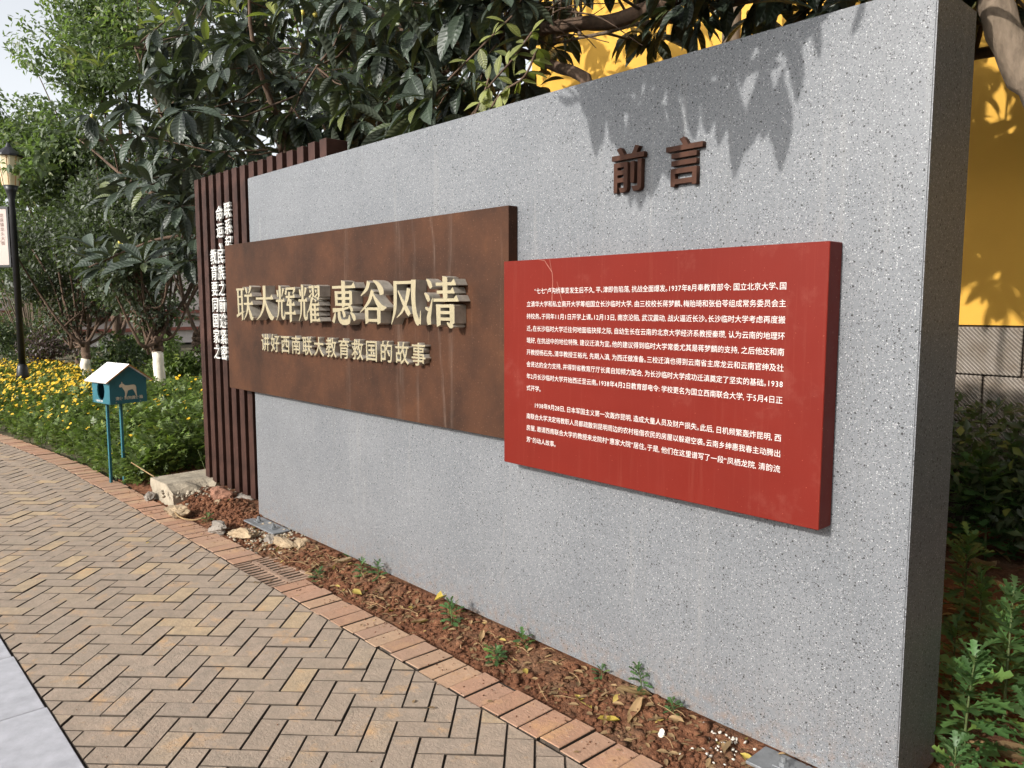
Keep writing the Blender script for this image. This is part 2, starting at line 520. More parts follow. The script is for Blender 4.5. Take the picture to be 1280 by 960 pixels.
def slab(poly, top=0.0, depth=0.03, ch=0.0026, jig=0.0):
    """one paver from its outline: sides, chamfer, top"""
    n = len(poly)
    inner = inset(poly, ch)
    vs = [(x, y, top - depth) for x, y in poly] + [(x, y, top - ch) for x, y in poly] + [(x, y, top) for x, y in inner]
    fs = [tuple(2*n + i for i in range(n))]
    for r in (0, n):
        for i in range(n):
            j = (i + 1) % n
            fs.append((r + i, r + j, r + n + j, r + n + i))
    return vs, fs

# herringbone pavers
W = 0.105
pieces = []
C45 = math.sqrt(0.5)
def to_xy(u, v):
    v = -v
    return ((u - v) * C45 * W, (u + v) * C45 * W)
LO, HI = -1.752, -0.502
for k in range(-140, 60):
    for l in range(-60, 60):
        ou, ov = k + 2 * l, k - 2 * l
        for (u0, u1, v0, v1) in ((0, 2, 0, 1), (0, 1, 1, 3)):
            quad = [to_xy(ou + a, ov + b) for a, b in ((u0, v0), (u1, v0), (u1, v1), (u0, v1))]
            quad = [(x - 4.0, y - 1.1) for x, y in quad]
            cx = sum(p[0] for p in quad) / 4; cy = sum(p[1] for p in quad) / 4
            if not (-17.2 < cx < 2.2 and LO - 0.12 < cy < HI + 0.12): continue
            if area(quad) < 0: quad.reverse()
            q = quad; full = True
            if min(p[1] for p in q) < LO: q = clip_y(q, LO, False); full = False
            if len(q) > 2 and max(p[1] for p in q) > HI: q = clip_y(q, HI, True); full = False
            if len(q) < 3: continue
            q = inset(q, 0.0020)
            if area(q) < 0.0007: continue
            qx = sum(p[0] for p in q) / len(q); qy = sum(p[1] for p in q) / len(q)
            pieces.append((q, qx, qy, full, u1 - u0 == 2))
def order(p):
    px, py, z = seen((p[1], p[2], 0))
    return z if (-20 < px < 1300 and 380 < py < 985) else 1000 + abs(z)
pieces.sort(key=order)
full_mesh = {}
far = MB()
for i, (q, qx, qy, full, kind) in enumerate(pieces):
    dz = random.uniform(-0.003, 0.0022); tx, ty = random.gauss(0, 0.005), random.gauss(0, 0.005)
    loc = [(x - qx, y - qy) for x, y in q]
    if i < 300:
        if full and kind in full_mesh:
            me = full_mesh[kind]
        else:
            vs, fs = slab(loc); me = mesh_np('brick', vs, fs, [M['paver'], M['joint_sand']])
            me.polygons.foreach_set('material_index', [0] + [1] * (2 * len(loc)))
            if full: full_mesh[kind] = me
        o = link('brick', me, path, (qx, qy + bend(qx), dz))
        o.rotation_euler = (tx, ty, random.gauss(0, 0.006))
    else:
        vs, fs = slab(loc)
        b = bend(qx)
        far.add([(x + qx, y + qy + b, z + dz + x * ty) for x, y, z in vs], fs)
        nl = len(loc); far.m[-2 * nl:] = [1] * (2 * nl)
tag(far.build('distant_bricks', [M['paver'], M['joint_sand']], path), kind='stuff')

# soldier course of red bricks along the soil, interrupted by the drain grate
shared = None
x = -16.9
while x < 2.2:
    wv = 0.1055
    if not (-4.60 < x + wv / 2 < -4.02):
        if shared is None:
            hw, hl = wv / 2 - 0.0042, 0.097
            vs, fs = slab([(-hw, -hl), (hw, -hl), (hw, hl), (-hw, hl)])
            shared = mesh_np('border_brick', vs, fs, [M['border_brick'], M['joint_sand']])
            shared.polygons.foreach_set('material_index', [0] + [1] * 4 + [0] * 4)
        o = link('border_brick', shared, path, (x + wv/2, -0.398 + random.gauss(0, 0.004) + bend(x), random.uniform(-0.005, 0.004)))
        o.rotation_euler = (random.gauss(0, 0.008), random.gauss(0, 0.008), random.gauss(0, 0.008))
    x += wv
# large light tiles on the near side
hw = 0.303
vs, fs = slab([(-hw, -hw), (hw, -hw), (hw, hw), (-hw, hw)], 0.004, 0.02, 0.003)
tile_me = mesh_np('paving_tile', vs, fs, M['tile_grey'])
for i in range(-8, 6):
    for j in range(5):
        xx = -3.39 + 0.305 + 0.61 * i; yy = -1.7575 - hw - 0.61 * j
        o = link('paving_tile', tile_me, pavement, (xx, yy + bend(xx), random.uniform(-0.001, 0.001)))

# red soil: strip in front of the wall and the bed behind it
def soil_height(x, y):
    h = 0.0
    if y < 0.02:
        t = min(1, max(0, (y + 0.305 - bend(x)) / 0.30))
        h = -0.022 + 0.062 * t
    else:
        h = 0.04
    if x < -5.2: h += 0.05 * min(1, (-5.2 - x) / 0.5) * min(1, max(0, (y + 0.30) / 0.2))
    a = 0.014 * noise.fractal((x * 9, y * 9, 0.3), 1.0, 2.0, 4)
    c = noise.voronoi((x * 26, y * 26, 0.7))[0][0]
    return h + a + 0.014 * (0.5 - c)
def soil(name, x0, x1, y0, y1, step, fy=None):
    nx = int((x1 - x0) / step); ny = int((y1 - y0) / step)
    vs = np.empty(((nx + 1) * (ny + 1), 3)); k = 0
    for i in range(nx + 1):
        for j in range(ny + 1):
            xx = x0 + (x1 - x0) * i / nx; yy = y0 + (y1 - y0) * j / ny
            vs[k] = (xx, yy, soil_height(xx, yy)); k += 1
    I, J = np.meshgrid(np.arange(nx), np.arange(ny), indexing='ij')
    a = (I * (ny + 1) + J).ravel()
    fs = np.stack([a, a + ny + 1, a + ny + 2, a + 1], 1)
    return tag(link(name, mesh_np(name, vs, fs, M['red_soil'], smooth=True)), kind='structure')
soil('soil_strip', -7.6, 0.8, -0.335, 0.28, 0.011)
soil('soil_bed', -2.6, 1.6, 0.285, 3.6, 0.03)

# ================================================================== yellow building
yb = thing('yellow_building', 'bright yellow plastered wall behind the sign, on a base of grey stone blocks', 'building', (0, 3.7, 0))
MB().box((-6.3, 0, 1.45), (9, 0.3, 6.8)).build('wall', M['yellow_plaster'], yb)
m = NT('base_stone'); c = m.coord()
sep = m.node('SeparateXYZ'); m.ln(c, sep.inputs[0])
w = m.math('SINE', m.math('MULTIPLY', m.math('ADD', sep.outputs[0], sep.outputs[2]), 230.0))
n = m.noise(c, 9, 5)
m.base(m.mix(m.ramp(w, [(0.3, 0.0), (0.7, 0.65)]), m.ramp(n.outputs[0], [(0.3, (0.20, 0.16, 0.12)), (0.7, (0.33, 0.29, 0.25))]), (0.075, 0.06, 0.05)))
m.set(Roughness=0.9); m.bump(w, 0.6, 0.01)
MB().box((-6.3, 0.02, -0.1), (9, 0.28, 1.447)).build('footing', M['joint_sand'], yb)
for r in range(3):
    for i in range(-14, 20):
        x0 = i * 0.45 + (0.22 if r % 2 else 0.0) - 0.15
        z1 = 1.435 - r * 0.34
        if -6.2 < x0 < 8:
            o = MB().box((x0 + 0.008, -0.022, z1 - 0.33), (x0 + 0.442, 0.018, z1), 0, 0.006).build('stone_block', M['base_stone'], yb)

# ================================================================== the sign wall
sw = thing('sign_wall', 'long freestanding grey terrazzo wall that carries the signs', 'wall', (0, 0, 0))
b = MB()
plan = [(-5.352, 0.0), (-0.849, 0.0), (-0.849, 0.322), (-4.2, 0.322), (-4.2, 0.045), (-5.352, 0.045)]
bm = bmesh.new()
ring0 = [bm.verts.new((x, y, 0.052)) for x, y in plan]; ring1 = [bm.verts.new((x, y, 2.478)) for x, y in plan]
bm.faces.new(list(reversed(ring0))); bm.faces.new(ring1)
for i in range(6): bm.faces.new((ring0[i], ring0[(i+1) % 6], ring1[(i+1) % 6], ring1[i]))
bmesh.ops.bevel(bm, geom=bm.edges[:], offset=0.004, segments=2, affect='EDGES')
b.bm(bm).build('wall_body', M['terrazzo'], sw)
def base_plate(x0, x1):
    bp = MB().box((x0, -0.135, 0.040), (x1, -0.004, 0.051), 0, 0.002).build('base_plate', M['galvanised'], sw)
    for t in (0.25, 0.75):
        cx, cy = x0 + (x1 - x0) * t, -0.075
        q = MB().box((cx - 0.03, cy - 0.022, 0.0515), (cx + 0.03, cy + 0.022, 0.056), 0, 0.001)
        q.prism([(cx + 0.017*math.cos(a), cy + 0.017*math.sin(a)) for a in [k*math.pi/3 for k in range(6)]], 0.0565, 0.070)
        q.prism([(cx + 0.009*math.cos(a), cy + 0.009*math.sin(a)) for a in [k*math.pi/5 for k in range(10)]], 0.070, 0.088)
        q.build('bolt', M['galvanised'], bp)
base_plate(-5.31, -4.84); base_plate(-1.285, -0.86)

# ------------------------------------------------------------------ lettering
def font_mesh(ch, size, off=0.0, extrude=0.0, bevel=0.0, res=3):
    c = bpy.data.curves.new('t', 'FONT')
    c.body = ch; c.size = size; c.offset = off * size; c.resolution_u = res
    c.extrude = extrude; c.bevel_depth = bevel
    o = bpy.data.objects.new('t', c)
    COL.objects.link(o)
    bpy.context.view_layer.update()
    me = bpy.data.meshes.new_from_object(o.evaluated_get(bpy.context.evaluated_depsgraph_get()))
    bpy.data.objects.remove(o); bpy.data.curves.remove(c)
    return me
UPRIGHT = (math.pi / 2, 0, 0)

def raised(ch, size, off, depth, mat, name, parent, cx, y_back, cz, wide=1.0, tall=1.0):
    me = font_mesh(ch, size, off, depth / 2, 0.0006)
    me.materials.clear(); me.materials.append(mat)
    co = np.empty(len(me.vertices) * 3, dtype=np.float32); me.vertices.foreach_get('co', co); co = co.reshape(-1, 3)
    co[:, 0] = (co[:, 0] - size * 0.5) * wide; co[:, 1] = (co[:, 1] - size * 0.38) * tall; co[:, 2] += depth / 2
    me.vertices.foreach_set('co', co.ravel()); me.update()
    o = link(name, me, parent, (cx, y_back, cz)); o.rotation_euler = UPRIGHT
    return o

raised('前', 0.178, 0.016, 0.020, M['heading_brown'], 'character', sw, -1.924, -0.001, 2.102, 0.94)
raised('言', 0.178, 0.016, 0.020, M['heading_brown'], 'character', sw, -1.668, -0.001, 2.098, 0.94)

# ------------------------------------------------------------------ rusty panel with gold characters
rp = thing('rust_panel', 'wide rust brown steel panel with raised gold characters', 'sign', (0, 0, 0))
MB().box((-5.66, -0.055, 0.977), (-2.562, -0.002, 2.024), 0, 0.0015).build('panel_sheet', M['rusted_steel'], rp)

def brush(pts, n=7):
    L = smooth_line(pts, n)
    left, right = [], []
    for i, p in enumerate(L):
        a = L[max(i-1, 0)][:2]; c = L[min(i+1, len(L)-1)][:2]
        t = c - a; t = t / max(np.linalg.norm(t), 1e-6); nn = np.array((-t[1], t[0])); w = max(0.9, p[2] * 1.12 + 0.5) / 2
        left.append(tuple(p[:2] + nn * w)); right.append(tuple(p[:2] - nn * w))
    return left + right[::-1]
def h(x0, x1, y, t=5.0, s=9.0):
    t *= 1.25
    return [(x0, y - t/2), (x1 - s*1.5, y - t/2), (x1 - s*0.75, y - t/2 - s*0.75), (x1, y + t/2 - 1), (x1 - 1, y + t/2), (x0, y + t/2)]
def bar(x0, x1, y, t=5.0):
    t *= 1.25
    return [(x0, y - t/2), (x1, y - t/2), (x1, y + t/2), (x0, y + t/2)]
def v(x, y0, y1, w=11.0):
    w *= 1.1
    return [(x - w/2 - 2, y0 - 2), (x + w/2, y0 + 1), (x + w/2, y1 - 3), (x - w/2, y1 + 1)]
S = brush
def light_radical(x, k):
    X = lambda a: x + a * k
    return [v(X(22), 3, 42, 8), S([(X(4), 14, 2), (X(9), 22, 7), (X(11), 32, 5)]), S([(X(40), 10, 8), (X(36), 22, 5), (X(31), 32, 1.5)]),
            h(X(0), X(47), 43, 5, 6), S([(X(15), 44, 7), (X(14), 68, 6), (X(9), 84, 4), (X(0), 97, 1)]),
            S([(X(31), 44, 7), (X(31), 78, 7), (X(35), 90, 7), (X(45), 90, 6)]), S([(X(44), 91, 6), (X(46), 82, 3), (X(47), 70, 1)])]
def feather(x):
    return [bar(x, x + 20, 9, 5), v(x + 19, 6, 36, 7), S([(x + 19, 36, 7), (x + 14, 39, 5), (x + 8, 35, 1)]),
            S([(x + 3, 16, 2), (x + 8, 22, 6)], 4), S([(x + 1, 36, 5), (x + 7, 31, 4), (x + 14, 25, 1.5)])]
SONG = {
 '大': [h(3, 97, 36, 5, 10), S([(50, 0, 13), (50, 34, 12), (43, 62, 9), (26, 84, 5), (3, 98, 1)]), S([(53, 38, 3), (62, 60, 9), (76, 80, 13), (88, 90, 13), (99, 88, 2)])],
 '谷': [S([(36, 4, 11), (28, 20, 8), (6, 36, 1)]), S([(52, 2, 2), (68, 10, 9), (80, 24, 14), (82, 34, 11)]), S([(50, 24, 10), (38, 46, 8), (20, 62, 4), (2, 74, 1)]),
        S([(50, 30, 3), (62, 46, 8), (80, 62, 12), (98, 62, 2)]), v(28, 64, 99, 10), v(72, 63, 99, 10), bar(28, 74, 65, 5), bar(28, 72, 91, 5)],
 '风': [S([(17, 5, 9), (17, 46, 9), (14, 72, 7), (3, 99, 1)]), bar(14, 78, 9, 5), S([(77, 4, 13), (76, 42, 11), (80, 72, 11), (88, 91, 12), (94, 95, 8)]), S([(94, 96, 9), (97, 86, 4), (98, 68, 1)]),
        S([(62, 22, 10), (54, 48, 8), (40, 70, 5), (22, 84, 1)]), S([(27, 26, 2), (40, 46, 6), (56, 68, 10), (64, 78, 8)])],
 '清': [S([(6, 4, 2), (14, 12, 9), (20, 22, 7)]), S([(0, 32, 2), (8, 40, 9), (13, 49, 6)]), S([(24, 42, 1), (17, 66, 7), (12, 84, 11), (14, 97, 9)]), S([(2, 62, 3), (10, 66, 6), (17, 68, 3)]),
        v(61, 1, 46, 11), h(34, 92, 15, 5, 9), h(37, 88, 31, 5, 8), h(27, 99, 47, 5, 9), v(42, 57, 100, 10), v(81, 57, 96, 11), bar(42, 84, 59, 5), bar(44, 80, 72, 5), bar(44, 80, 85, 5), S([(82, 95, 10), (76, 98, 8), (66, 92, 2)])],
 '惠': [h(4, 97, 14, 5, 10), v(50, 0, 62, 12), v(21, 25, 58, 9), v(79, 24, 57, 9), bar(18, 82, 27, 5), bar(22, 79, 41, 5), bar(22, 79, 55, 5),
        S([(6, 69, 9), (40, 67, 6), (72, 62, 3)]), S([(70, 58, 2), (80, 64, 8), (84, 72, 7)]), S([(17, 74, 2), (13, 86, 8), (7, 98, 9)]),
        S([(32, 72, 9), (33, 86, 10), (42, 96, 10), (60, 97, 11), (71, 93, 10), (73, 80, 2)]), S([(44, 68, 3), (52, 77, 9), (54, 85, 7)]), S([(78, 74, 2), (89, 82, 10), (95, 92, 8)])],
 '联': [h(0, 47, 8, 5, 6), v(11, 8, 86, 7), v(34, 8, 100, 8), bar(12, 34, 30, 4.5), bar(12, 34, 52, 4.5), S([(0, 88, 7), (24, 80, 5), (46, 74, 1.5)]),
        S([(54, 2, 2), (61, 10, 8), (65, 20, 6)]), S([(87, 0, 10), (82, 12, 6), (75, 22, 1.5)]), h(50, 96, 27, 5, 8), h(46, 100, 51, 5, 8), S([(71, 27, 9), (70, 52, 9), (62, 78, 6), (44, 99, 1)]), S([(72, 52, 3), (79, 72, 9), (90, 92, 12), (100, 90, 2)])],
 '辉': light_radical(0, 0.95) + [S([(54, 8, 2), (53, 18, 7), (50, 27, 5)]), bar(54, 95, 11, 5), S([(92, 8, 4), (94, 14, 8), (86, 26, 1.5)]), h(52, 97, 33, 5, 7), S([(70, 20, 8), (66, 38, 6), (56, 55, 2)]), h(56, 96, 54, 5, 7), v(75, 40, 101, 9), h(48, 101, 77, 5, 8)],
 '耀': light_radical(0, 0.86) + feather(50) + feather(76) + [S([(64, 40, 7), (56, 58, 5), (45, 74, 1.5)]), v(60, 56, 101, 8), S([(76, 40, 2), (82, 47, 6)], 4), h(58, 98, 54, 4.5, 6), h(60, 96, 67, 4.5, 6), h(60, 96, 80, 4.5, 6), h(58, 101, 94, 4.5, 7), v(79, 54, 94, 7)],
}
def song(ch, cx, wd, z0, z1, y_back, depth):
    b = MB()
    for i, poly in enumerate(SONG[ch]):
        q = [((x / 100 - 0.5) * wd, (1 - y / 100) * (z1 - z0)) for x, y in poly]
        if area(q) < 0: q.reverse()
        b.prism(q, 0.0, depth + 0.00025 * i, 0, 1)
    o = b.build('character', [M['gold_face'], M['gold_edge']], rp, loc=(cx, y_back, z0))
    o.rotation_euler = UPRIGHT
for i, ch in enumerate('联大辉耀'):
    song(ch, -5.185 + 0.306 * i, 0.272, 1.484, 1.716, -0.056, 0.068)
for i, ch in enumerate('惠谷风清'):
    song(ch, -3.868 + 0.302 * i, 0.272, 1.484, 1.722, -0.056, 0.068)
GOLD2 = M['gold_face']
for i, ch in enumerate('讲好西南联大教育救国的故事'):
    o = raised(ch, 0.128, 0.004, 0.036, GOLD2, 'small_character', rp, -4.955 + 0.1462 * i, -0.056, 1.338, 1.0, 0.97)
    me = o.data; me.materials.append(M['gold_edge'])
    nz = np.empty(len(me.polygons) * 3, dtype=np.float32); me.polygons.foreach_get('normal', nz)
    me.polygons.foreach_set('material_index', (np.abs(nz.reshape(-1, 3)[:, 2]) < 0.5).astype(np.int32))

# ------------------------------------------------------------------ red panel with printed text
red = thing('red_panel', 'thick red panel printed with white lines of text', 'sign', (0, 0, 0))
panel_box = MB().box((-2.56, -0.085, 0.881), (-1.088, -0.002, 1.777), 0, 0.002).build('panel_box', M['red_paint'], red)
LINES = [
 ('“七七”卢沟桥事变发生后不久,平、津即告陷落,抗战全面爆发。1937年8月奉教育部令:国立北京大学、国', 1.645, 1),
 ('立清华大学和私立南开大学筹组国立长沙临时大学,由三校校长蒋梦麟、梅贻琦和张伯苓组成常务委员会主', 1.590, 0),
 ('持校务。于同年11月1日开学上课。12月13日,南京沦陷,武汉震动,战火逼近长沙。长沙临时大学考虑再度搬', 1.538, 0),
 ('迁。在长沙临时大学迁往何地面临抉择之际,自幼生长在云南的北京大学经济系教授秦瓒,认为云南的地理环', 1.486, 0),
 ('境好,在抗战中的地位特殊,建议迁滇为宜。他的建议得到临时大学常委尤其是蒋梦麟的支持,之后他还和南', 1.435, 0),
 ('开教授杨石先、清华教授王裕光,先期入滇,为西迁做准备。三校迁滇也得到云南省主席龙云和云南官绅及社', 1.384, 0),
 ('会贤达的全力支持,并得到省教育厅厅长龚自知倾力配合,为长沙临时大学成功迁滇奠定了坚实的基础。1938', 1.332, 0),
 ('年2月长沙临时大学开始西迁至云南。1938年4月2日教育部电令:学校更名为国立西南联合大学,于5月4日正', 1.280, 0),
 ('式开学。', 1.229, 2),
 ('1938年9月28日,日本军国主义第一次轰炸昆明,造成大量人员及财产损失。此后,日机频繁轰炸昆明,西', 1.157, 1),
 ('南联合大学决定将教职人员都疏散到昆明周边的农村租借农民的房屋以躲避空袭。云南乡绅惠我春主动腾出', 1.106, 0),
 ('房屋,邀请西南联合大学的教授来龙院村“惠家大院”居住。于是,他们在这里谱写了一段“凤栖龙院,清韵流', 1.055, 0),
 ('芳”的动人故事。', 1.003, 2)]
GL = {}
def glyph(ch):
    if ch not in GL:
        me = font_mesh(ch, 1.0, 0.0, res=2)
        co = np.empty(len(me.vertices) * 3, dtype=np.float32); me.vertices.foreach_get('co', co)
        GL[ch] = (co.reshape(-1, 3)[:, :2].copy(), [tuple(p.vertices) for p in me.polygons])
        bpy.data.meshes.remove(me)
    return GL[ch]
def adv(ch):
    return 0.56 if ch.isascii() and ch.isdigit() else 0.46 if ch in ',。、:“”' else 1.0
EM = 0.0262
for text, zc, mode in LINES:
    x0 = -2.413 + (0.048 if mode == 1 else 0)
    total = sum(adv(c) for c in text) * EM
    k = 1.0 if mode == 2 else (-1.222 - x0) / total
    vs, fs, x = [], [], x0
    for ch in text:
        gv, gf = glyph(ch)
        b0 = len(vs); dx = -0.02 if ch in ',。、:“”' else 0.0
        vs += [(x + (g[0] + dx) * EM * k, -0.0858, zc + (g[1] - 0.38) * EM) for g in gv]
        fs += [tuple(i + b0 for i in f) for f in gf]
        x += adv(ch) * EM * k
    tag(link('text_line', mesh_np('text_line', vs, fs, M['print_white']), panel_box), kind='stuff')
def strip(pts, wd, name, parent, y, mat):
    b = MB(); P = [at(*p, y) for p in pts]
    vs = []
    for i, p in enumerate(P):
        t = (P[min(i+1, len(P)-1)] - P[max(i-1, 0)]).normalized(); n_ = Vector((t.z, 0, -t.x))
        w_ = wd * (0.5 if i in (0, len(P) - 1) else random.uniform(0.7, 1.2)) / 2
        vs += [p + n_ * w_, p - n_ * w_]
    b.add(vs, [(2*i, 2*i+1, 2*i+3, 2*i+2) for i in range(len(P) - 1)])
    return b.build(name, mat, parent)
strip([(672, 324), (681, 326), (684, 331), (690, 340), (691, 352), (690, 372), (690, 385)], 0.0024, 'crack', panel_box, -0.0855, M['scratch_pale'])
strip([(687, 323), (688, 331), (690, 340)], 0.0022, 'crack', panel_box, -0.0856, M['scratch_pale'])
strip([(696, 352), (700, 366), (703, 378), (704, 388)], 0.0022, 'crack', panel_box, -0.0855, M['scratch_pale'])

# ------------------------------------------------------------------ slatted screen with white characters
ss = thing('slat_screen', 'tall screen of dark brown slats standing at the far end of the grey wall', 'screen', (0, 0, 0))
slat = MB().box((0, 0, 0), (0.082, 0.15, 2.47), 0, 0.002).mesh('slat', M['slat_brown'])
for i in range(15):
    link('slat', slat, ss, (-6.478 + 0.1475 * i, 0.05 + random.uniform(-0.001, 0.001), 0.132 + random.uniform(-0.004, 0.004)))
for z in (0.4, 1.35, 2.25):
    MB().box((-6.478, 0.203, z), (-4.331, 0.24, z + 0.06), 0, 0.002).build('rail', M['slat_brown'], ss)
def column(text, cx, ztop, pitch=0.1245):
    z = ztop
    for ch in text:
        if ch == '、':
            raised(ch, 0.13, 0.02, 0.018, M['raised_white'], 'white_character', ss, cx + 0.04, 0.049, z - 0.02, 1.0)
            z -= pitch * 0.58
        else:
            raised(ch, 0.122, 0.002, 0.018, M['raised_white'], 'white_character', ss, cx, 0.049, z - pitch / 2, 1.0)
            z -= pitch
column('教育要同国家之', -6.095, 2.030)
column('命运、民族之前途紧密', -5.955, 2.350)
column('联系起来', -5.800, 2.365)

# ================================================================== THINGS BY THE PATH
def rock(size, seed, flat=0.75, sub=2, cuts=3):
    bm = bmesh.new()
    bmesh.ops.create_icosphere(bm, subdivisions=sub, radius=0.5)
    rr = random.Random(seed)
    planes = [(Vector((rr.gauss(0, 1), rr.gauss(0, 1), rr.gauss(0, 0.7))).normalized(), rr.uniform(0.20, 0.36)) for _ in range(cuts + 6)]
    for vt in bm.verts:
        p = vt.co.copy()
        for n_, d_ in planes:
            k = p.dot(n_) - d_
            if k > 0: p -= n_ * k
        p += p.normalized() * (0.09 * noise.noise(p * 5 + Vector((seed, 0, 0))) + 0.05 * noise.noise(p * 14 + Vector((0, seed, 0))))
        vt.co = (p.x * size[0] * 1.3, p.y * size[1] * 1.3, p.z * size[2] * 1.3)
    b = MB(); b.bm(bm)
    return b

# drain grate
gr = thing('drain_grate', 'rusty slotted drain grate set into the red brick border', 'grate', (-4.31, -0.375 + bend(-4.31), -0.006))
g = MB()
GX, GY = 0.262, 0.152
xs = [-GX, -GX + 0.022] ; ys = [-GY, -GY + 0.018, -0.012, 0.012, GY - 0.018, GY]
g.box((-GX, -GY, -0.02), (GX, -GY + 0.024, 0), 0, 0.002); g.box((-GX, GY - 0.024, -0.02), (GX, GY, 0), 0, 0.002)
g.box((-GX, -GY + 0.0245, -0.02), (-GX + 0.028, GY - 0.0245, -0.0004)); g.box((GX - 0.028, -GY + 0.0245, -0.02), (GX, GY - 0.0245, -0.0004))
g.box((-GX + 0.0285, -0.014, -0.02), (GX - 0.0285, 0.014, -0.0006))
g.build('frame', M['cast_iron'], gr)
barm = MB().box((-0.0118, -GY + 0.025, -0.005), (0.0118, -0.0145, -0.001), 0, 0.002).mesh('bar', M['cast_iron'])
barm2 = MB().box((-0.0118, 0.0145, -0.005), (0.0118, GY - 0.025, -0.001), 0, 0.002).mesh('bar', M['cast_iron'])
wide = MB().box((-0.018, -GY + 0.025, -0.02), (0.018, GY - 0.025, -0.0015), 0, 0.002).mesh('bar', M['cast_iron'])
for i in range(10):
    xx = -0.207 + 0.046 * i
    if i == 5: continue
    for me in (barm, barm2): link('bar', me, gr, (xx, 0, 0))
link('bar', wide, gr, (0.023, 0, -0.0005))
MB().box((-GX + 0.004, -GY + 0.004, -0.10), (GX - 0.004, GY - 0.004, -0.032)).build('pit', M['pit_shade'], gr)  # solid block, its near-black colour stands for the shade below the slots

# dog-waste box on two posts
A = R(9.7)
hx = thing('pet_waste_box', 'small teal house-shaped box with a dog picture, on two thin posts', 'box', (-7.40, -0.335, 0), A)
b0, e0, a0, hw = 0.735, 0.945, 1.062, 0.162
shell = MB()
t = 0.012
gable = [(-hw, b0), (hw, b0), (hw, e0), (0, a0), (-hw, e0)]
def gable_plate(x0, x1):
    n_ = 5
    vs = [(x0, y, z) for y, z in gable] + [(x1, y, z) for y, z in gable]
    return vs, [tuple(reversed(range(5))), tuple(range(5, 10))] + [(i, (i+1) % 5, 5 + (i+1) % 5, 5 + i) for i in range(5)]
fp = MB().add(*gable_plate(hw - t, hw)).build('front_panel', M['teal_paint'], hx)
MB().add(*gable_plate(-hw, -hw + t)).build('rear_panel', M['teal_paint'], hx)
MB().box((-hw + t + 0.001, -hw + t, b0), (hw - t - 0.001, hw - t, b0 + t)).build('floor_board', M['teal_paint'], hx)
MB().box((-hw + t + 0.001, hw - t, b0 + 0.001), (hw - t - 0.001, hw, e0)).build('side_panel', M['teal_paint'], hx)
# side panel with the oval opening (towards the path)
bm = bmesh.new()
cz, ry, rz_ = 0.848, 0.068, 0.086
NS = 28
X0, X1, Z0, Z1 = -hw + t + 0.001, hw - t - 0.001, b0 + 0.001, e0
outer, inner = [], []
for k in range(NS):
    a = 2 * math.pi * k / NS; ca, sa = math.cos(a), math.sin(a)
    inner.append((ca * ry, cz + sa * rz_))
    s = min((X1 if ca > 0 else -X0) / max(abs(ca), 1e-6), ((Z1 - cz) if sa > 0 else (cz - Z0)) / max(abs(sa), 1e-6))
    outer.append((ca * s, cz + sa * s))
sp = MB()
vs = [(x, -hw, z) for x, z in outer] + [(x, -hw, z) for x, z in inner] + [(x, -hw + t, z) for x, z in inner] + [(x, -hw + t, z) for x, z in outer]
fs = []
for k in range(NS):
    j = (k + 1) % NS
    for r in range(3): fs.append((r*NS + k, r*NS + j, (r+1)*NS + j, (r+1)*NS + k))
sp.add(vs, fs); bm.free()
side = sp.build('side_panel', M['teal_paint'], hx)
roof = MB()
for sgn in (-1, 1):
    ov = 0.045; th = 0.010
    dy, dz = hw, e0 - a0
    L = math.hypot(dy, dz); uy, uz = dy / L, dz / L
    ext = L + 0.05
    p0 = (0.0, a0 + 0.006); p1 = (uy * ext, a0 + 0.006 + uz * ext)
    nrm = (-uz, uy)
    q = [(sgn * p0[0], p0[1]), (sgn * p1[0], p1[1]), (sgn * (p1[0] + nrm[0]*th), p1[1] + nrm[1]*th), (0, p0[1] + th / uy)]
    for mat, x0, x1, nm in ((M['roof_white'], -hw - ov, hw + ov - 0.006, 'roof_board'), (M['roof_wood'], hw + ov - 0.0055, hw + ov, 'roof_edge')):
        rb = MB()
        rb.add([(x0, y, z) for y, z in q] + [(x1, y, z) for y, z in q], [(0,1,2,3), (7,6,5,4)] + [(i, (i+1) % 4, 4 + (i+1) % 4, 4 + i) for i in range(4)])
        ro = rb.build(nm, mat, hx)
for py in (0.03, -0.06):
    pass
MB().box((0.045, -0.035, -0.05), (0.067, -0.013, b0 - 0.001), 0, 0.002).build('post', M['teal_paint'], hx)
MB().box((-0.10, -0.085, -0.05), (-0.078, -0.063, b0 - 0.001), 0, 0.002).build('post', M['teal_paint'], hx)
# dog picture (standing, head to the left), in the plane of the front panel
dog = [(0, 24), (3, 20), (8, 17), (9, 12), (11, 12), (12, 17), (16, 19), (20, 23), (30, 24), (44, 23), (52, 23), (57, 26), (59, 32), (58, 38), (58, 46), (60, 54), (60, 59), (57, 59), (56, 52), (51, 44), (47, 38), (40, 38), (30, 41), (25, 43), (23, 50), (23, 61), (19, 62), (18, 58), (20, 51), (18, 41), (13, 34), (10, 28), (5, 29), (1, 28)]
bm = bmesh.new()
f_ = bm.faces.new([bm.verts.new((hw + 0.0015, -0.098 + x * 0.00252 + 0.018, 0.958 - y * 0.00275)) for x, y in dog])
bmesh.ops.triangulate(bm, faces=bm.faces[:])
db = MB().bm(bm).build('dog_picture', M['dog_cream'], fp)
def small_text(s, size, mat, parent, loc, rot, name='print'):
    me = font_mesh(s, size, 0.01, res=2); me.materials.clear(); me.materials.append(mat)
    o = link(name, me, parent, loc); o.rotation_euler = rot
    return tag(o, kind='stuff')
small_text('宠便 狗狗粪便箱', 0.033, M['dog_cream'], fp, (hw + 0.0015, -0.115, 0.770), (math.pi/2, 0, math.pi/2))
small_text('一狗狗拾便箱', 0.022, M['print_white'], side, (-0.105, -hw - 0.0015, 0.748), (math.pi/2, 0, 0))
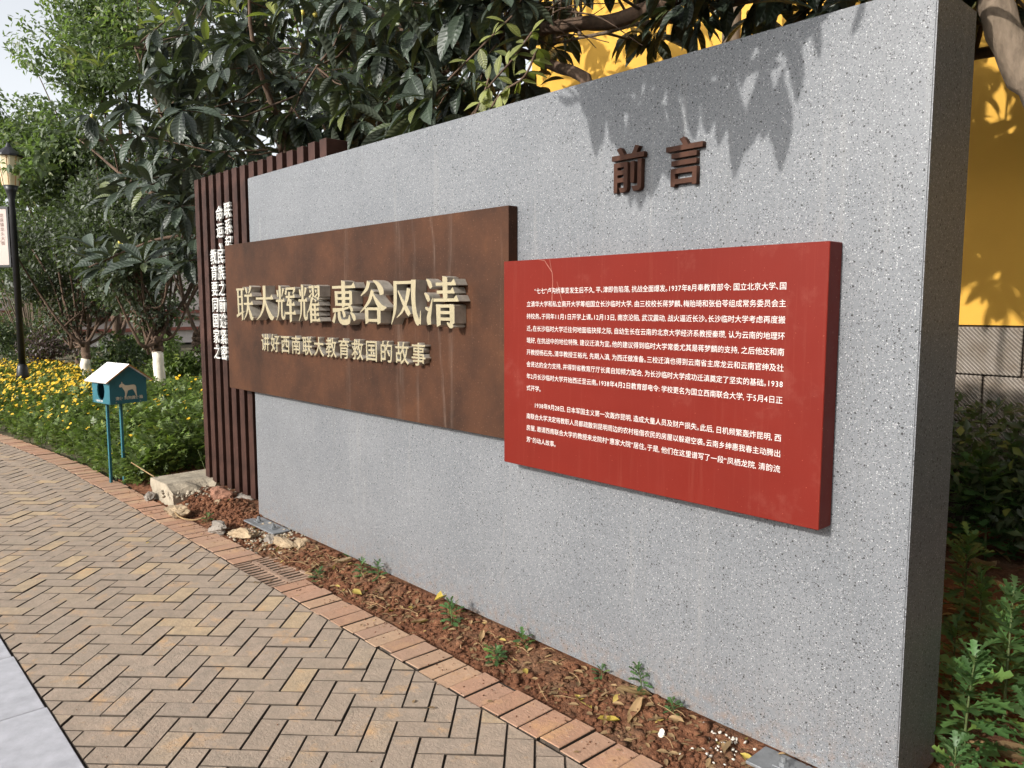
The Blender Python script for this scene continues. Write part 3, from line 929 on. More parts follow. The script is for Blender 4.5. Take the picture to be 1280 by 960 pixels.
for yy in (-0.11, 0.10):
    MB().tube([(hw, yy, 0.748), (hw + 0.004, yy, 0.748)], 0.006, 8).build('screw', M['galvanised'], fp)

# street lamp and its hanging board
lx, ly = -13.7, 0.06
lp = thing('street_lamp', 'black garden lamp post with a cream glass lantern, far left', 'lamp post', (lx, ly, -0.13))
b = MB()
b.tube([(0, 0, -0.1), (0, 0, 0.55), (0, 0, 0.60), (0, 0, 0.80), (0, 0, 0.84)], [0.085, 0.078, 0.095, 0.070, 0.050], 16)
b.build('base_sleeve', M['black_metal'], lp, True)
MB().tube([(0, 0, 0.82), (0, 0, 3.3), (0, 0, 3.42), (0, 0, 3.50)], [0.048, 0.044, 0.07, 0.10], 16).build('pole', M['black_metal'], lp, True)
gl = MB().tube([(0, 0, 3.50), (0, 0, 3.92)], [0.105, 0.16], 8).build('lantern', M['lamp_glass'], lp)
for k in range(8):
    a = 2 * math.pi * (k + 0.5) / 8
    MB().tube([(0.110*math.cos(a), 0.110*math.sin(a), 3.50), (0.165*math.cos(a), 0.165*math.sin(a), 3.92)], 0.007, 5).build('lantern_bar', M['roof_wood'], gl)
MB().tube([(0, 0, 3.922), (0, 0, 3.95), (0, 0, 4.06), (0, 0, 4.12)], [0.20, 0.19, 0.045, 0.02], 12).build('lantern_cap', M['black_metal'], lp)
hs = thing('hanging_board', 'pale vertical notice board in a black frame hung from the lamp post', 'sign', (lx, ly, 0), R(46))
bx1, bx0, bz0, bz1 = -0.085, -0.70, 2.20, 3.03
MB().box((bx0, -0.015, bz0), (bx1, 0.015, bz1)).build('board', M['board_pink'], hs)
for lo, hi in (((bx0-0.03, -0.025, bz0-0.035), (bx1+0.03, 0.025, bz0-0.001)), ((bx0-0.03, -0.025, bz1+0.001), (bx1+0.03, 0.025, bz1+0.035)), ((bx0-0.03, -0.024, bz0), (bx0-0.001, 0.024, bz1)), ((bx1+0.001, -0.024, bz0), (bx1+0.03, 0.024, bz1))):
    MB().box(lo, hi).build('frame', M['black_metal'], hs)
for z in (2.33, 2.93):
    MB().box((bx1 + 0.031, -0.012, z - 0.02), (-0.05, 0.012, z + 0.02)).build('bracket', M['galvanised'], hs)
def vertical_text(s, cx, ztop, size, pitch, name='print'):
    for i, ch in enumerate(s):
        me = font_mesh(ch, size, 0.006, res=2); me.materials.clear(); me.materials.append(M['ink_brown'])
        o = link(name, me, hs, (cx - size/2, -0.0165, ztop - pitch * (i + 0.9))); o.rotation_euler = UPRIGHT
vertical_text('龙泉镇龙头大街', -0.16, 2.97, 0.062, 0.068)
vertical_text('寺纪冯先生旧居', -0.29, 2.98, 0.088, 0.108)

# concrete block, stones and rubble at the far end of the wall
cb = rock((0.42, 0.50, 0.28), 3, 1, 3, 0)
bm = bmesh.new(); bmesh.ops.create_cube(bm, size=1.0); bmesh.ops.subdivide_edges(bm, edges=bm.edges[:], cuts=9, use_grid_fill=True)
for vt in bm.verts:
    p = vt.co.copy()
    x = p.x * 0.44; y = p.y * 0.52; z = p.z * 0.30
    n_ = noise.fractal(Vector((x * 9, y * 9, z * 9 + 4)), 1.0, 2.0, 3)
    if p.x > 0.2 and p.y < 0.15: z -= 0.09 * (p.x - 0.2) / 0.3 * (1 if p.z > 0 else 0) * (0.8 + n_)
    vt.co = (x + 0.012 * n_, y + 0.012 * n_, z + (0.012 * n_ if p.z < 0.49 else 0.004 * n_))
o = MB().bm(bm).build('concrete_block', M['concrete'], loc=(-6.50, -0.05, 0.005))
o.rotation_euler = (0, 0.02, R(4))
tag(o, 'broken pale concrete footing block under the foot of the slatted screen', 'block')
STONES = [  # px, py, z, size, material, label
 (283, 622, 0.09, (0.30, 0.20, 0.16), 'stone_red', 'reddish broken stone against the foot of the brown slats'),
 (305, 624, 0.07, (0.26, 0.18, 0.14), 'stone_grey', 'flat brown grey stone wedged between slats and wall end'),
 (222, 637, 0.05, (0.24, 0.15, 0.12), 'stone_tan', 'pale lump of stone in front of the concrete block'),
 (273, 632, 0.05, (0.13, 0.10, 0.09), 'stone_tan', 'small grey stone in the red earth below the slats'),
 (272, 660, 0.03, (0.22, 0.12, 0.09), 'stone_grey', 'dark flat stone at the edge of the brick border'),
 (297, 667, 0.03, (0.27, 0.13, 0.10), 'stone_tan', 'long tan stone lying along the brick border before the steel plate'),
 (357, 679, 0.04, (0.30, 0.10, 0.09), 'stone_tan', 'squared tan stone below the end of the steel base plate'),
 (376, 681, 0.04, (0.12, 0.09, 0.10), 'stone_tan', 'small cream stone beside the squared tan stone'),
 (340, 676, 0.02, (0.14, 0.10, 0.08), 'stone_grey', 'grey rubble stone under the steel base plate'),
 (186, 622, 0.02, (0.12, 0.10, 0.09), 'stone_grey', 'small grey stone left of the concrete block'),
]
for i, (px, py, z, size, mat, label) in enumerate(STONES):
    p = on_ground(px, py, z)
    o = rock([q * 0.85 for q in size], 20 + i, sub=4).build('stone', M[mat], loc=p)
    o.rotation_euler = (random.uniform(-.2, .2), random.uniform(-.2, .2), random.uniform(0, 0.5))
    tag(o, label, 'stone', 'stones by the far end of the wall')
# loose crumbs of earth and grit, nobody could count them
def crumbs(name, spots, mat, label):
    base = rock((1, 1, 0.8), 5, sub=1)
    bv = np.array(base.v); bf = np.array(base.f)
    V, F = [], []
    for k, (x, y, z, s) in enumerate(spots):
        a = random.uniform(0, 6.28); c_, s_ = math.cos(a), math.sin(a)
        q = bv * s * np.array((random.uniform(.7, 1.3), random.uniform(.7, 1.3), random.uniform(.6, 1.1)))
        V.append(np.stack([q[:, 0]*c_ - q[:, 1]*s_ + x, q[:, 0]*s_ + q[:, 1]*c_ + y, q[:, 2] + z], 1)); F.append(bf + k * len(bv))
    o = link(name, mesh_np(name, np.concatenate(V), np.concatenate(F), mat))
    return tag(o, label, 'soil', kind='stuff')
sp = []
for _ in range(4200):
    x = random.uniform(-6.22, -0.9); y = random.uniform(-0.29, -0.005) + bend(x) * 0.7
    sp.append((x, y, soil_height(x, y) + 0.002, random.choice((0.006, 0.008, 0.011, 0.016, 0.022, 0.032)) * random.uniform(.7, 1.3)))
for _ in range(110):
    x = random.uniform(-5.2, -1.0); y = random.uniform(-0.25, -0.03) + bend(x) * 0.7
    sp.append((x, y, soil_height(x, y) + 0.004, random.uniform(0.03, 0.06)))
for _ in range(500):
    x = random.uniform(-6.22, -5.3); y = random.uniform(-0.28, 0.04)
    sp.append((x, y, soil_height(x, y) + 0.006, random.uniform(0.012, 0.045)))
crumbs('earth_crumbs', sp, M['red_soil'], 'loose crumbs of red earth along the foot of the wall')
sp = []
for _ in range(260):
    p = on_ground(random.gauss(335, 22), random.gauss(674, 7), 0.0)
    sp.append((p.x, p.y, soil_height(p.x, p.y) + 0.006, random.uniform(0.010, 0.032)))
for _ in range(260):
    p = on_ground(random.gauss(255, 20), random.gauss(611, 6), 0.08)
    sp.append((p.x, p.y, random.uniform(0.06, 0.11), random.uniform(0.012, 0.04)))
crumbs('mortar_rubble', sp, M['concrete'], 'grey mortar crumbs between the drain grate and the steel plate')
sp = []
for _ in range(46):
    p = on_ground(random.gauss(902, 22), random.gauss(931, 10), 0.02)
    sp.append((p.x, min(p.y, -0.03), soil_height(p.x, p.y) + 0.006, random.uniform(0.007, 0.017)))
crumbs('white_pebbles', sp, M['pebble_white'], 'scattered white pebbles near the right end of the soil strip')
o = rock((0.035, 0.028, 0.03), 77).build('white_stone', M['pebble_white'], loc=on_ground(828, 917, 0.02))
tag(o, 'single larger white stone on the soil beside the brick border', 'stone')

# yellow-grey cord lying over the stones, and dry stalks
def curve_px(pts):
    return [tuple(p) for p in smooth_line([tuple(on_ground(px, py, z)) for px, py, z in pts], 6)]
tag(MB().tube(curve_px([(218, 640, .05), (226, 647, .03), (240, 650, .02), (252, 648, .03), (258, 646, .04)]), 0.006, 6).build('cord', M['straw'], smooth=True),
    'pale cord curving over the earth by the brick border', 'cord')
tag(MB().tube(curve_px([(193, 596, .17), (183, 590, .20), (172, 583, .22), (164, 578, .25)]), 0.005, 6).build('dry_stalk', M['straw'], smooth=True),
    'dry stalk leaning from the concrete block into the flower bed', 'stalk')
tw = MB()
for _ in range(75):
    x = random.choice((random.uniform(-5.2, -0.95), random.uniform(-3.6, -2.2), random.uniform(-4.9, -4.1))); y = random.uniform(-0.27, -0.02) + bend(x) * 0.7
    L = random.uniform(0.04, 0.20); a = random.uniform(0, 6.28); z = soil_height(x, y) + 0.008
    P = [(x + math.cos(a + q*0.25) * L * q, y + math.sin(a + q*0.25) * L * q * 0.6, z + 0.012 * math.sin(3 * q) ) for q in (0, .35, .7, 1)]
    P = [(p[0], min(max(p[1], -0.29 + bend(p[0])), -0.006), max(p[2], soil_height(p[0], p[1]) + 0.003)) for p in P]
    tw.tube(P, [0.0018, 0.0016, 0.0013, 0.0008], 4)
tag(tw.build('dry_stalks', M['straw']), 'thin dry stalks and roots strewn over the red soil strip', 'straw', kind='stuff')

# ================================================================== LEAVES AND PLANTS
def leaf_shape(length=1.0, width=0.3, bend_=0.25, fold=0.05, n=6, peak=0.55, wave=0.0):
    """a leaf along +Y, upper side +Z; returns verts, quad faces, uv"""
    vs, uv = [], []
    cols = (-1, -0.5, 0, 0.5, 1)
    for i in range(n + 1):
        t_ = i / n
        w_ = width / 2 * (math.sin(math.pi * min(1, t_ ** (math.log(0.5) / math.log(peak)))) ** 0.8 if 0 < t_ < 1 else 0.02)
        for c_ in cols:
            vs.append((c_ * w_, t_ * length * (1 - 0.12 * bend_ * t_), -bend_ * length * t_ ** 2 + abs(c_) * fold * (w_ / (width / 2)) + wave * math.sin(9 * t_) * abs(c_)))
            uv.append((c_, t_))
    fs = []
    for i in range(n):
        for k in range(4):
            a_ = i * 5 + k
            fs.append((a_, a_ + 1, a_ + 6, a_ + 5))
    return np.array(vs), np.array(fs), np.array(uv)
def simple_leaf(width=0.45):
    vs = np.array([(0, 0, 0), (width/2, 0.45, 0.06), (0, 0.5, 0), (-width/2, 0.45, 0.06), (0, 1, -0.1)], float)
    return vs, np.array([(0, 1, 2, 3), (3, 2, 1, 4)]), None
def small_leaf_shape(width=0.45):
    vs = np.array([(0, 0, 0), (width/2, 0.42, 0.07), (0, 1, -0.12), (0, 0.45, -0.02), (-width/2, 0.42, 0.07)], float)
    return vs, np.array([(0, 1, 2, 3), (0, 3, 2, 4)]), np.array([(0, 0), (1, .4), (0, 1), (0, .45), (-1, .4)], float)

def frames(d, up):
    """rotation matrices (n,3,3) with local Y = d and local Z near up"""
    d = d / np.linalg.norm(d, axis=1, keepdims=True)
    x = np.cross(d, up); l = np.linalg.norm(x, axis=1, keepdims=True)
    bad = l[:, 0] < 1e-3
    if bad.any(): x[bad] = np.cross(d[bad], np.array((1.0, 0.3, 0.1))); l = np.linalg.norm(x, axis=1, keepdims=True)
    x = x / l
    z = np.cross(x, d)
    return np.stack([x, d, z], 2)
def joined_leaves(name, shape, P, Rm, S_, mat):
    bv, bf, buv = shape
    V = np.einsum('nij,kj->nki', Rm, bv) * S_[:, None, None] + P[:, None, :]
    n, k = len(P), len(bv)
    F = (bf[None] + (np.arange(n) * k)[:, None, None]).reshape(-1, bf.shape[1])
    return mesh_np(name, V.reshape(-1, 3), F, mat, np.tile(buv, (n, 1)) if buv is not None else None, True)
def rand_dirs(n, flat=1.0):
    d = RNG.normal(size=(n, 3)); d[:, 2] *= flat
    return d / np.linalg.norm(d, axis=1, keepdims=True)

LOQ = leaf_shape(1.0, 0.34, 0.30, 0.06, 6, 0.58)
def rosette_leaves(centres, axes, per, size, droop):
    P, D, U, S_ = [], [], [], []
    for c_, ax in zip(centres, axes):
        ax = np.array(ax, float); ax /= np.linalg.norm(ax)
        u = np.cross(ax, (0.3, 0.5, 0.8)); u /= np.linalg.norm(u); w_ = np.cross(ax, u)
        n = max(4, int(random.gauss(per, 1.5)))
        ph = random.uniform(0, 6.28)
        for k in range(n):
            a_ = ph + k * 2.4
            el = random.uniform(0.15, 0.85) if k < n - 2 else random.uniform(0.8, 1.4)
            d = (u * math.cos(a_) + w_ * math.sin(a_)) * math.cos(el) + ax * math.sin(el)
            d = d + np.array((0, 0, -droop * random.uniform(0.3, 1.6)))
            d /= np.linalg.norm(d)
            P.append(np.array(c_) + d * 0.02); D.append(d)
            U.append(ax * 0.8 + np.array((random.gauss(0, .25), random.gauss(0, .25), 0.7))); S_.append(size * random.uniform(0.5, 1.2))
    return np.array(P), np.array(D), np.array(U), np.array(S_)

def leaves_as_parts(tree, shape, P, D, U, S_, mat, most=300, wall_hides=True, name='leaf'):
    """the leaves that show largest are objects of their own, the rest one mesh"""
    Rm = frames(D, U)
    score = []
    for i in range(len(P)):
        px, py, z = seen(P[i] + D[i] * S_[i] * 0.5)
        ok = 0 < px < 1280 and 0 < py < 960 and z > 0
        if ok and wall_hides and 310 < px < 1215 and py > 224 - 0.295 * (px - 310): ok = False
        score.append(S_[i] / z if ok else 0.0)
    order_ = np.argsort(-np.array(score))
    single = [i for i in order_[:most] if score[i] > 0]
    rest = np.array([i for i in range(len(P)) if i not in set(single)], dtype=int)
    me = mesh_np(name, shape[0], shape[1], mat, shape[2], True)
    for i in single:
        o = link(name, me, tree)
        Mx = Matrix(Rm[i].tolist()).to_4x4() * 1.0
        o.matrix_local = Matrix.Translation(P[i]) @ Mx @ Matrix.Scale(S_[i], 4)
    if len(rest):
        tag(link('foliage', joined_leaves('foliage', shape, P[rest], Rm[rest], S_[rest], mat), tree), kind='stuff')

def limb(b, pts, r0, r1, sides=8):
    L = smooth_line(pts, 5)
    L = [p + RNG.normal(size=3) * r0 * 0.12 for p in L]
    rad = [r0 + (r1 - r0) * i / (len(L) - 1) for i in range(len(L))]
    b.tube(L, rad, sides)
    return L, rad
def twigs(b, skeleton, targets, r=0.012):
    pts = np.array([p for L, _ in skeleton for p in L])
    for t_ in targets:
        t_ = np.array(t_)
        d = np.linalg.norm(pts - t_, axis=1); j = int(np.argmin(d))
        a_ = pts[j]; mid = (a_ + t_) / 2 + np.array((0, 0, -0.06 * d[j])) + RNG.normal(size=3) * 0.04 * d[j]
        b.tube([a_, mid, t_], [r * (0.8 + 0.5 * d[j]), r * 0.8, r * 0.45], 5, cap=False)

# ---------------------------------------------------------------- big loquat behind the screen
lq = thing('loquat_tree', 'large loquat tree with long drooping dark leaves behind the slatted screen', 'tree')
tb = MB(); sk = []
base = (-7.9, 1.5, -0.1)
sk.append(limb(tb, [base, (-7.85, 1.5, 0.9), (-7.7, 1.45, 1.7)], 0.13, 0.10))
for pts, r0 in (([(-7.7, 1.45, 1.7), (-8.2, 0.9, 2.4), (-8.9, 0.3, 2.9), (-9.6, 0.0, 3.4)], 0.06),
                ([(-7.7, 1.45, 1.7), (-7.2, 1.2, 2.5), (-6.6, 0.9, 3.1), (-5.8, 0.8, 3.5)], 0.07),
                ([(-7.7, 1.45, 1.7), (-7.9, 1.6, 2.8), (-7.8, 1.4, 4.0), (-7.6, 1.2, 5.0)], 0.07),
                ([(-7.0, 1.15, 2.6), (-6.0, 1.5, 3.2), (-5.0, 1.6, 3.5), (-4.2, 1.5, 3.7)], 0.05),
                ([(-8.2, 0.9, 2.3), (-8.6, 0.5, 2.3), (-9.0, 0.1, 2.1), (-9.1, -0.1, 2.0)], 0.03),
                ([(-6.6, 0.9, 3.1), (-6.5, 0.6, 3.8), (-6.3, 0.5, 4.6)], 0.04),
                ([(-8.5, 0.6, 2.7), (-8.4, 0.5, 3.4), (-8.6, 0.3, 4.2)], 0.04)):
    sk.append(limb(tb, pts, r0 * 0.8, 0.006))
cent, axes = [], []
def sprinkle(n, box, lim):
    """rosettes in a stretch of the crown: box = px, py, Y ranges"""
    k = 0; tries = 0
    while k < n and tries < 6000:
        tries += 1
        px = random.uniform(box[0], box[1]); py = random.uniform(box[2], box[3]); Y = random.uniform(box[4], box[5])
        if not lim(px, py): continue
        p = at(px, py, Y)
        if p.x < -10.6: continue
        cent.append(np.array(p)); axes.append((random.gauss(0, .55), -0.45 + random.gauss(0, .5), random.uniform(0.1, 1.0)))
        k += 1
top_edge = lambda px, py: py < 224 - 0.295 * (max(px, 310) - 310) + 45
sprinkle(210, (230, 660, -60, 215, 0.55, 1.5), top_edge)
sprinkle(150, (230, 700, -60, 215, 1.5, 2.6), top_edge)
sprinkle(30, (185, 300, 30, 200, 0.2, 0.7), lambda px, py: True)
sprinkle(15, (90, 240, 80, 175, -0.15, 0.35), lambda px, py: py > 175 - 0.75 * (px - 60))
sprinkle(5, (150, 250, 205, 265, 0.1, 0.5), lambda px, py: px > 300 - py * 0.6)
sprinkle(70, (300, 720, -260, -40, 0.3, 2.4), lambda px, py: True)
P, D, U, S_ = rosette_leaves(cent, axes, 9, 0.285, 0.75)
# low spreading rosettes in front, open to the light
lc, la = [], []
for px, py in ((140, 322), (118, 312), (166, 312), (180, 328), (207, 314), (226, 302), (236, 326), (152, 338), (214, 342), (246, 298), (128, 334), (192, 232), (176, 224), (206, 238), (226, 244), (160, 238), (240, 254), (214, 226), (146, 246)):
    lc.append(np.array(at(px, py, random.uniform(-0.15, 0.10) if px < 200 else random.uniform(0.28, 0.5)))); la.append((random.gauss(0.2, .2), -0.95 + random.gauss(0, .2), 0.75))
P3, D3, U3, S3 = rosette_leaves(lc, la, 10, 0.31, 0.12)
cent += lc
P, D, U, S_ = np.concatenate([P3, P]), np.concatenate([D3, D]), np.concatenate([U3, U]), np.concatenate([S3, S_])
leaves_as_parts(lq, LOQ, P, D, U, S_, M['loquat_leaf'])
twigs(tb, sk, cent[::3], 0.009)
tb.build('trunk', M['bark_brown'], lq, True)
fruit = [at(115, 145, 0.1), at(133, 130, 0.1), at(160, 134, 0.15), at(163, 138, 0.15), at(378, 16, 0.9), at(386, 14, 0.9), at(394, 18, 0.9), at(150, 302, 0.1), at(155, 306, 0.1), at(112, 150, 0.1)]
for p in fruit:
    bm = bmesh.new(); bmesh.ops.create_icosphere(bm, subdivisions=2, radius=0.020)
    for vt in bm.verts: vt.co.z *= 1.25
    MB().bm(bm).build('fruit', M['fruit'], lq, True, loc=p)
# young upright shoots on top of the crown
yc, ya = [], []
for px, py, Y in ((195, 15, 0.35), (205, 30, 0.35), (98, 75, 0.0), (125, 85, 0.0), (285, 10, 0.6), (300, 18, 0.6), (260, 60, 0.5), (225, 35, 0.4), (345, 22, 0.7), (95, 85, 0.0), (335, 3, 0.7), (180, 45, .3), (150, 140, .1)):
    yc.append(np.array(at(px, py, Y))); ya.append((random.gauss(0, .3), -0.3, 1.0))
P, D, U, S_ = rosette_leaves(yc, ya, 5, 0.20, 0.05)
leaves_as_parts(lq, LOQ, P, D, U, S_, M['young_leaf'], 120, name='young_leaf')
# thin pale-green shoots in front of the crown, left of the yellow wall
vb = MB()
vleaf = []
for pts in ([(590, 150), (610, 110), (640, 75), (665, 40)], [(600, 160), (625, 118), (655, 96), (672, 60)], [(570, 170), (600, 128), (612, 95)], [(560, 100), (600, 60), (640, 20)]):
    L = smooth_line([tuple(at(px, py, 0.42 + 0.03 * i)) for i, (px, py) in enumerate(pts)], 5)
    vb.tube(L, 0.006, 5)
    vleaf += [p for p in L[3::2]]
vd = rand_dirs(len(vleaf) * 3); vd[:, 2] -= 0.5
vp = np.repeat(np.array(vleaf), 3, 0)
vine = thing('leafy_shoot', 'thin shoots with yellow green leaves at the top edge of the grey wall', 'shrub')
leaves_as_parts(vine, leaf_shape(1, 0.5, 0.2, 0.05, 4), vp, vd, np.tile((0.1, -0.6, 0.6), (len(vp), 1)), RNG.uniform(0.07, 0.12, len(vp)), M['young_leaf'], 100)
vb.build('stem', M['bark_brown'], vine, True)

# ---------------------------------------------------------------- second loquat, on the right
l2 = thing('loquat_tree', 'loquat tree with a pale leaning trunk behind the right end of the wall', 'tree')
tb2 = MB(); sk2 = []
sk2.append(limb(tb2, [(-0.45, 1.22, -0.1), (-0.42, 1.22, 0.8), (-0.58, 1.22, 1.6), (-0.82, 1.21, 2.25), (-1.0, 1.2, 2.62), (-1.10, 1.2, 2.9), (-1.22, 1.1, 3.3)], 0.082, 0.055, 12))
big = MB()
for pts, r0 in (([(-1.22, 1.1, 3.3), (-1.6, 0.5, 3.55), (-1.75, -0.4, 3.6), (-1.8, -1.2, 3.35)], 0.05),
                ([(-1.1, 1.2, 2.9), (-1.9, 1.5, 3.2), (-2.8, 1.6, 3.3), (-3.8, 1.5, 3.35)], 0.045),
                ([(-1.22, 1.1, 3.3), (-0.9, 0.9, 3.8), (-0.5, 0.7, 4.2)], 0.045),
                ([(-1.75, -0.4, 3.6), (-1.4, -0.9, 3.4), (-1.15, -1.3, 3.15)], 0.03),
                ([(-1.6, 0.5, 3.55), (-2.2, -0.3, 3.5), (-2.4, -1.2, 3.25)], 0.035),
                ([(-0.62, 1.22, 1.7), (-0.9, 1.7, 2.6), (-1.3, 2.2, 3.0), (-2.6, 2.5, 3.35)], 0.03)):
    sk2.append(limb(tb2, pts, r0, 0.007))
cent, axes = [], []
sprinkle(46, (690, 1010, -90, 52, 1.3, 2.3), lambda px, py: py < 92 - 0.285 * (px - 690) + 45 and not (700 < px < 770 and py > 5))
sprinkle(10, (700, 770, -120, -20, 1.2, 2.0), lambda px, py: True)
sprinkle(60, (1000, 1275, -190, 18, 0.9, 2.2), lambda px, py: py < 20)
for _ in range(230):                               # the crown above the frame
    cent.append(np.array((random.uniform(-3.0, 1.4), random.uniform(0.2, 2.4), random.uniform(3.2, 5.2)))); axes.append((random.gauss(0, .6), random.gauss(-.2, .6), 0.6))
k = 0
while k < 120:                                     # and the part of it that shades the yellow wall
    Y = random.uniform(0.2, 2.7); p = np.array((random.uniform(-2.5, 0.0), Y, random.uniform(1.6, 3.6) + 0.483 * (3.7 - Y)))
    px, py, z = seen(p)
    if px > 1190 and py > -25 or (px < 1000 and py > -60) or p[2] < 2.6: continue
    cent.append(p); axes.append((random.gauss(0, .6), random.gauss(-.2, .6), 0.6)); k += 1
P, D, U, S_ = rosette_leaves(cent, axes, 8, 0.26, 0.8)
# leaves on the limb that reaches over the wall: they hang in the sun and shade its top
def over_wall(px, py, Y):
    w_ = at(px, py, 0.0)
    k = -Y / -SUN.y
    return np.array(w_ + SUN * (Y / SUN.y))
P2, D2, U2, S2 = [], [], [], []
TIPS = [(747, 180, 88), (768, 165, 80), (800, 256, 110), (820, 244, 105), (786, 215, 100), (838, 232, 100), (848, 172, 80), (868, 168, 85), (890, 166, 85), (925, 198, 100), (912, 160, 80), (956, 170, 90), (978, 194, 100), (945, 150, 80), (1000, 112, 80), (1020, 70, 60), (1069, 42, 55), (812, 232, 95), (793, 236, 100), (845, 215, 100), (905, 178, 90), (936, 188, 95), (968, 182, 95), (752, 168, 80), (730, 128, 50), (758, 140, 70), (808, 190, 90), (825, 200, 90), (775, 180, 80)]
for px, py, ln in TIPS:
    Y = random.uniform(-1.5, -1.22)
    tip = over_wall(px, py, Y); bs = over_wall(px + random.uniform(-14, 14), py - ln, Y + random.uniform(-0.07, 0.07))
    P2.append(bs); D2.append(tip - bs); S2.append(np.linalg.norm(tip - bs) * 1.15)
    U2.append((random.gauss(0, .3), random.choice((-1, 1)), random.gauss(0, .3)))
for _ in range(300):
    px = random.uniform(732, 1015); top = 224 - 0.2935 * (px - 310)
    py = random.uniform(top - 40, top + (62 if px < 900 else 48) + 24 * math.sin(px / 9))
    Y = random.uniform(-1.55, -1.2)
    tip = over_wall(px, py, Y); a_ = random.gauss(0, 0.55); L = random.uniform(0.16, 0.26)
    d = np.array((math.sin(a_), random.gauss(0, .3), -math.cos(a_)))
    d /= np.linalg.norm(d)
    P2.append(tip - d * L); D2.append(d); S2.append(L); U2.append((random.gauss(0, .4), random.choice((-1, 1)), random.gauss(0, .4)))
leaves_as_parts(l2, LOQ, P, D, U, S_, M['loquat_leaf'], 300)
leaves_as_parts(l2, leaf_shape(1.0, 0.25, 0.16, 0.05, 6, 0.55), np.array(P2), np.array(D2), np.array(U2, float), np.array(S2), M['loquat_leaf'], 0)
twigs(tb2, sk2, cent[::2] + P2[::6], 0.010)
tb2.build('trunk', M['bark_pale'], l2, True)
# bare limbs of the same kind that show against the leaves
bl = thing('bare_branch', 'bare brown branch with fine twigs above the middle of the grey wall', 'branch')
bb = MB()
limb(bb, [tuple(at(450, 5, 1.2)), tuple(at(490, 25, 1.15)), tuple(at(520, 45, 1.1)), tuple(at(575, 50, 1.1)), tuple(at(640, 42, 1.15)), tuple(at(720, 30, 1.3)), tuple(at(800, 15, 1.4)), (-1.6, 1.5, 3.5)], 0.022, 0.05)
limb(bb, [tuple(at(640, 60, 1.2)), tuple(at(690, 82, 1.2)), tuple(at(735, 112, 1.1)), (-3.4, 1.1, 2.3), (-3.2, 1.1, 1.2), (-3.1, 1.1, -0.1)], 0.03, 0.05)
for _ in range(34):
    x0, y0 = random.uniform(470, 720), random.uniform(0, 60)
    a_ = random.uniform(-1.2, 0.4); L = random.uniform(40, 120)
    Y = random.uniform(1.0, 1.5)
    limb(bb, [tuple(at(x0 + math.cos(a_ + q*.4) * L * q, y0 + math.sin(a_ + q * .4) * L * q, Y + 0.1 * q)) for q in (0, .4, 1)], 0.006, 0.0025, 4)
bb.build('limb', M['bark_brown'], bl, True)
pole = thing('wooden_post', 'upright wooden post in front of the yellow wall, above the sign wall', 'post')
MB().tube([(-3.35, 2.9, -0.1), (-3.33, 2.9, 2.5), (-3.31, 2.9, 5.0)], [0.075, 0.07, 0.065], 10).build('shaft', M['bark_pale'], pole, True)
rail = thing('branch_rail', 'dark horizontal pole before the yellow wall beside the leaning trunk', 'pole')
MB().tube([(-2.3, 2.3, 2.95), (-1.2, 2.3, 2.90), (0.4, 2.3, 2.86)], [0.028, 0.03, 0.03], 8).build('shaft', M['bark_brown'], rail, True)
MB().tube([(-1.47, 2.3, 2.93), (-1.44, 2.3, 3.1), (-1.5, 2.3, 3.3)], [0.018, 0.02, 0.02], 6).build('prop', M['bark_brown'], rail, True)

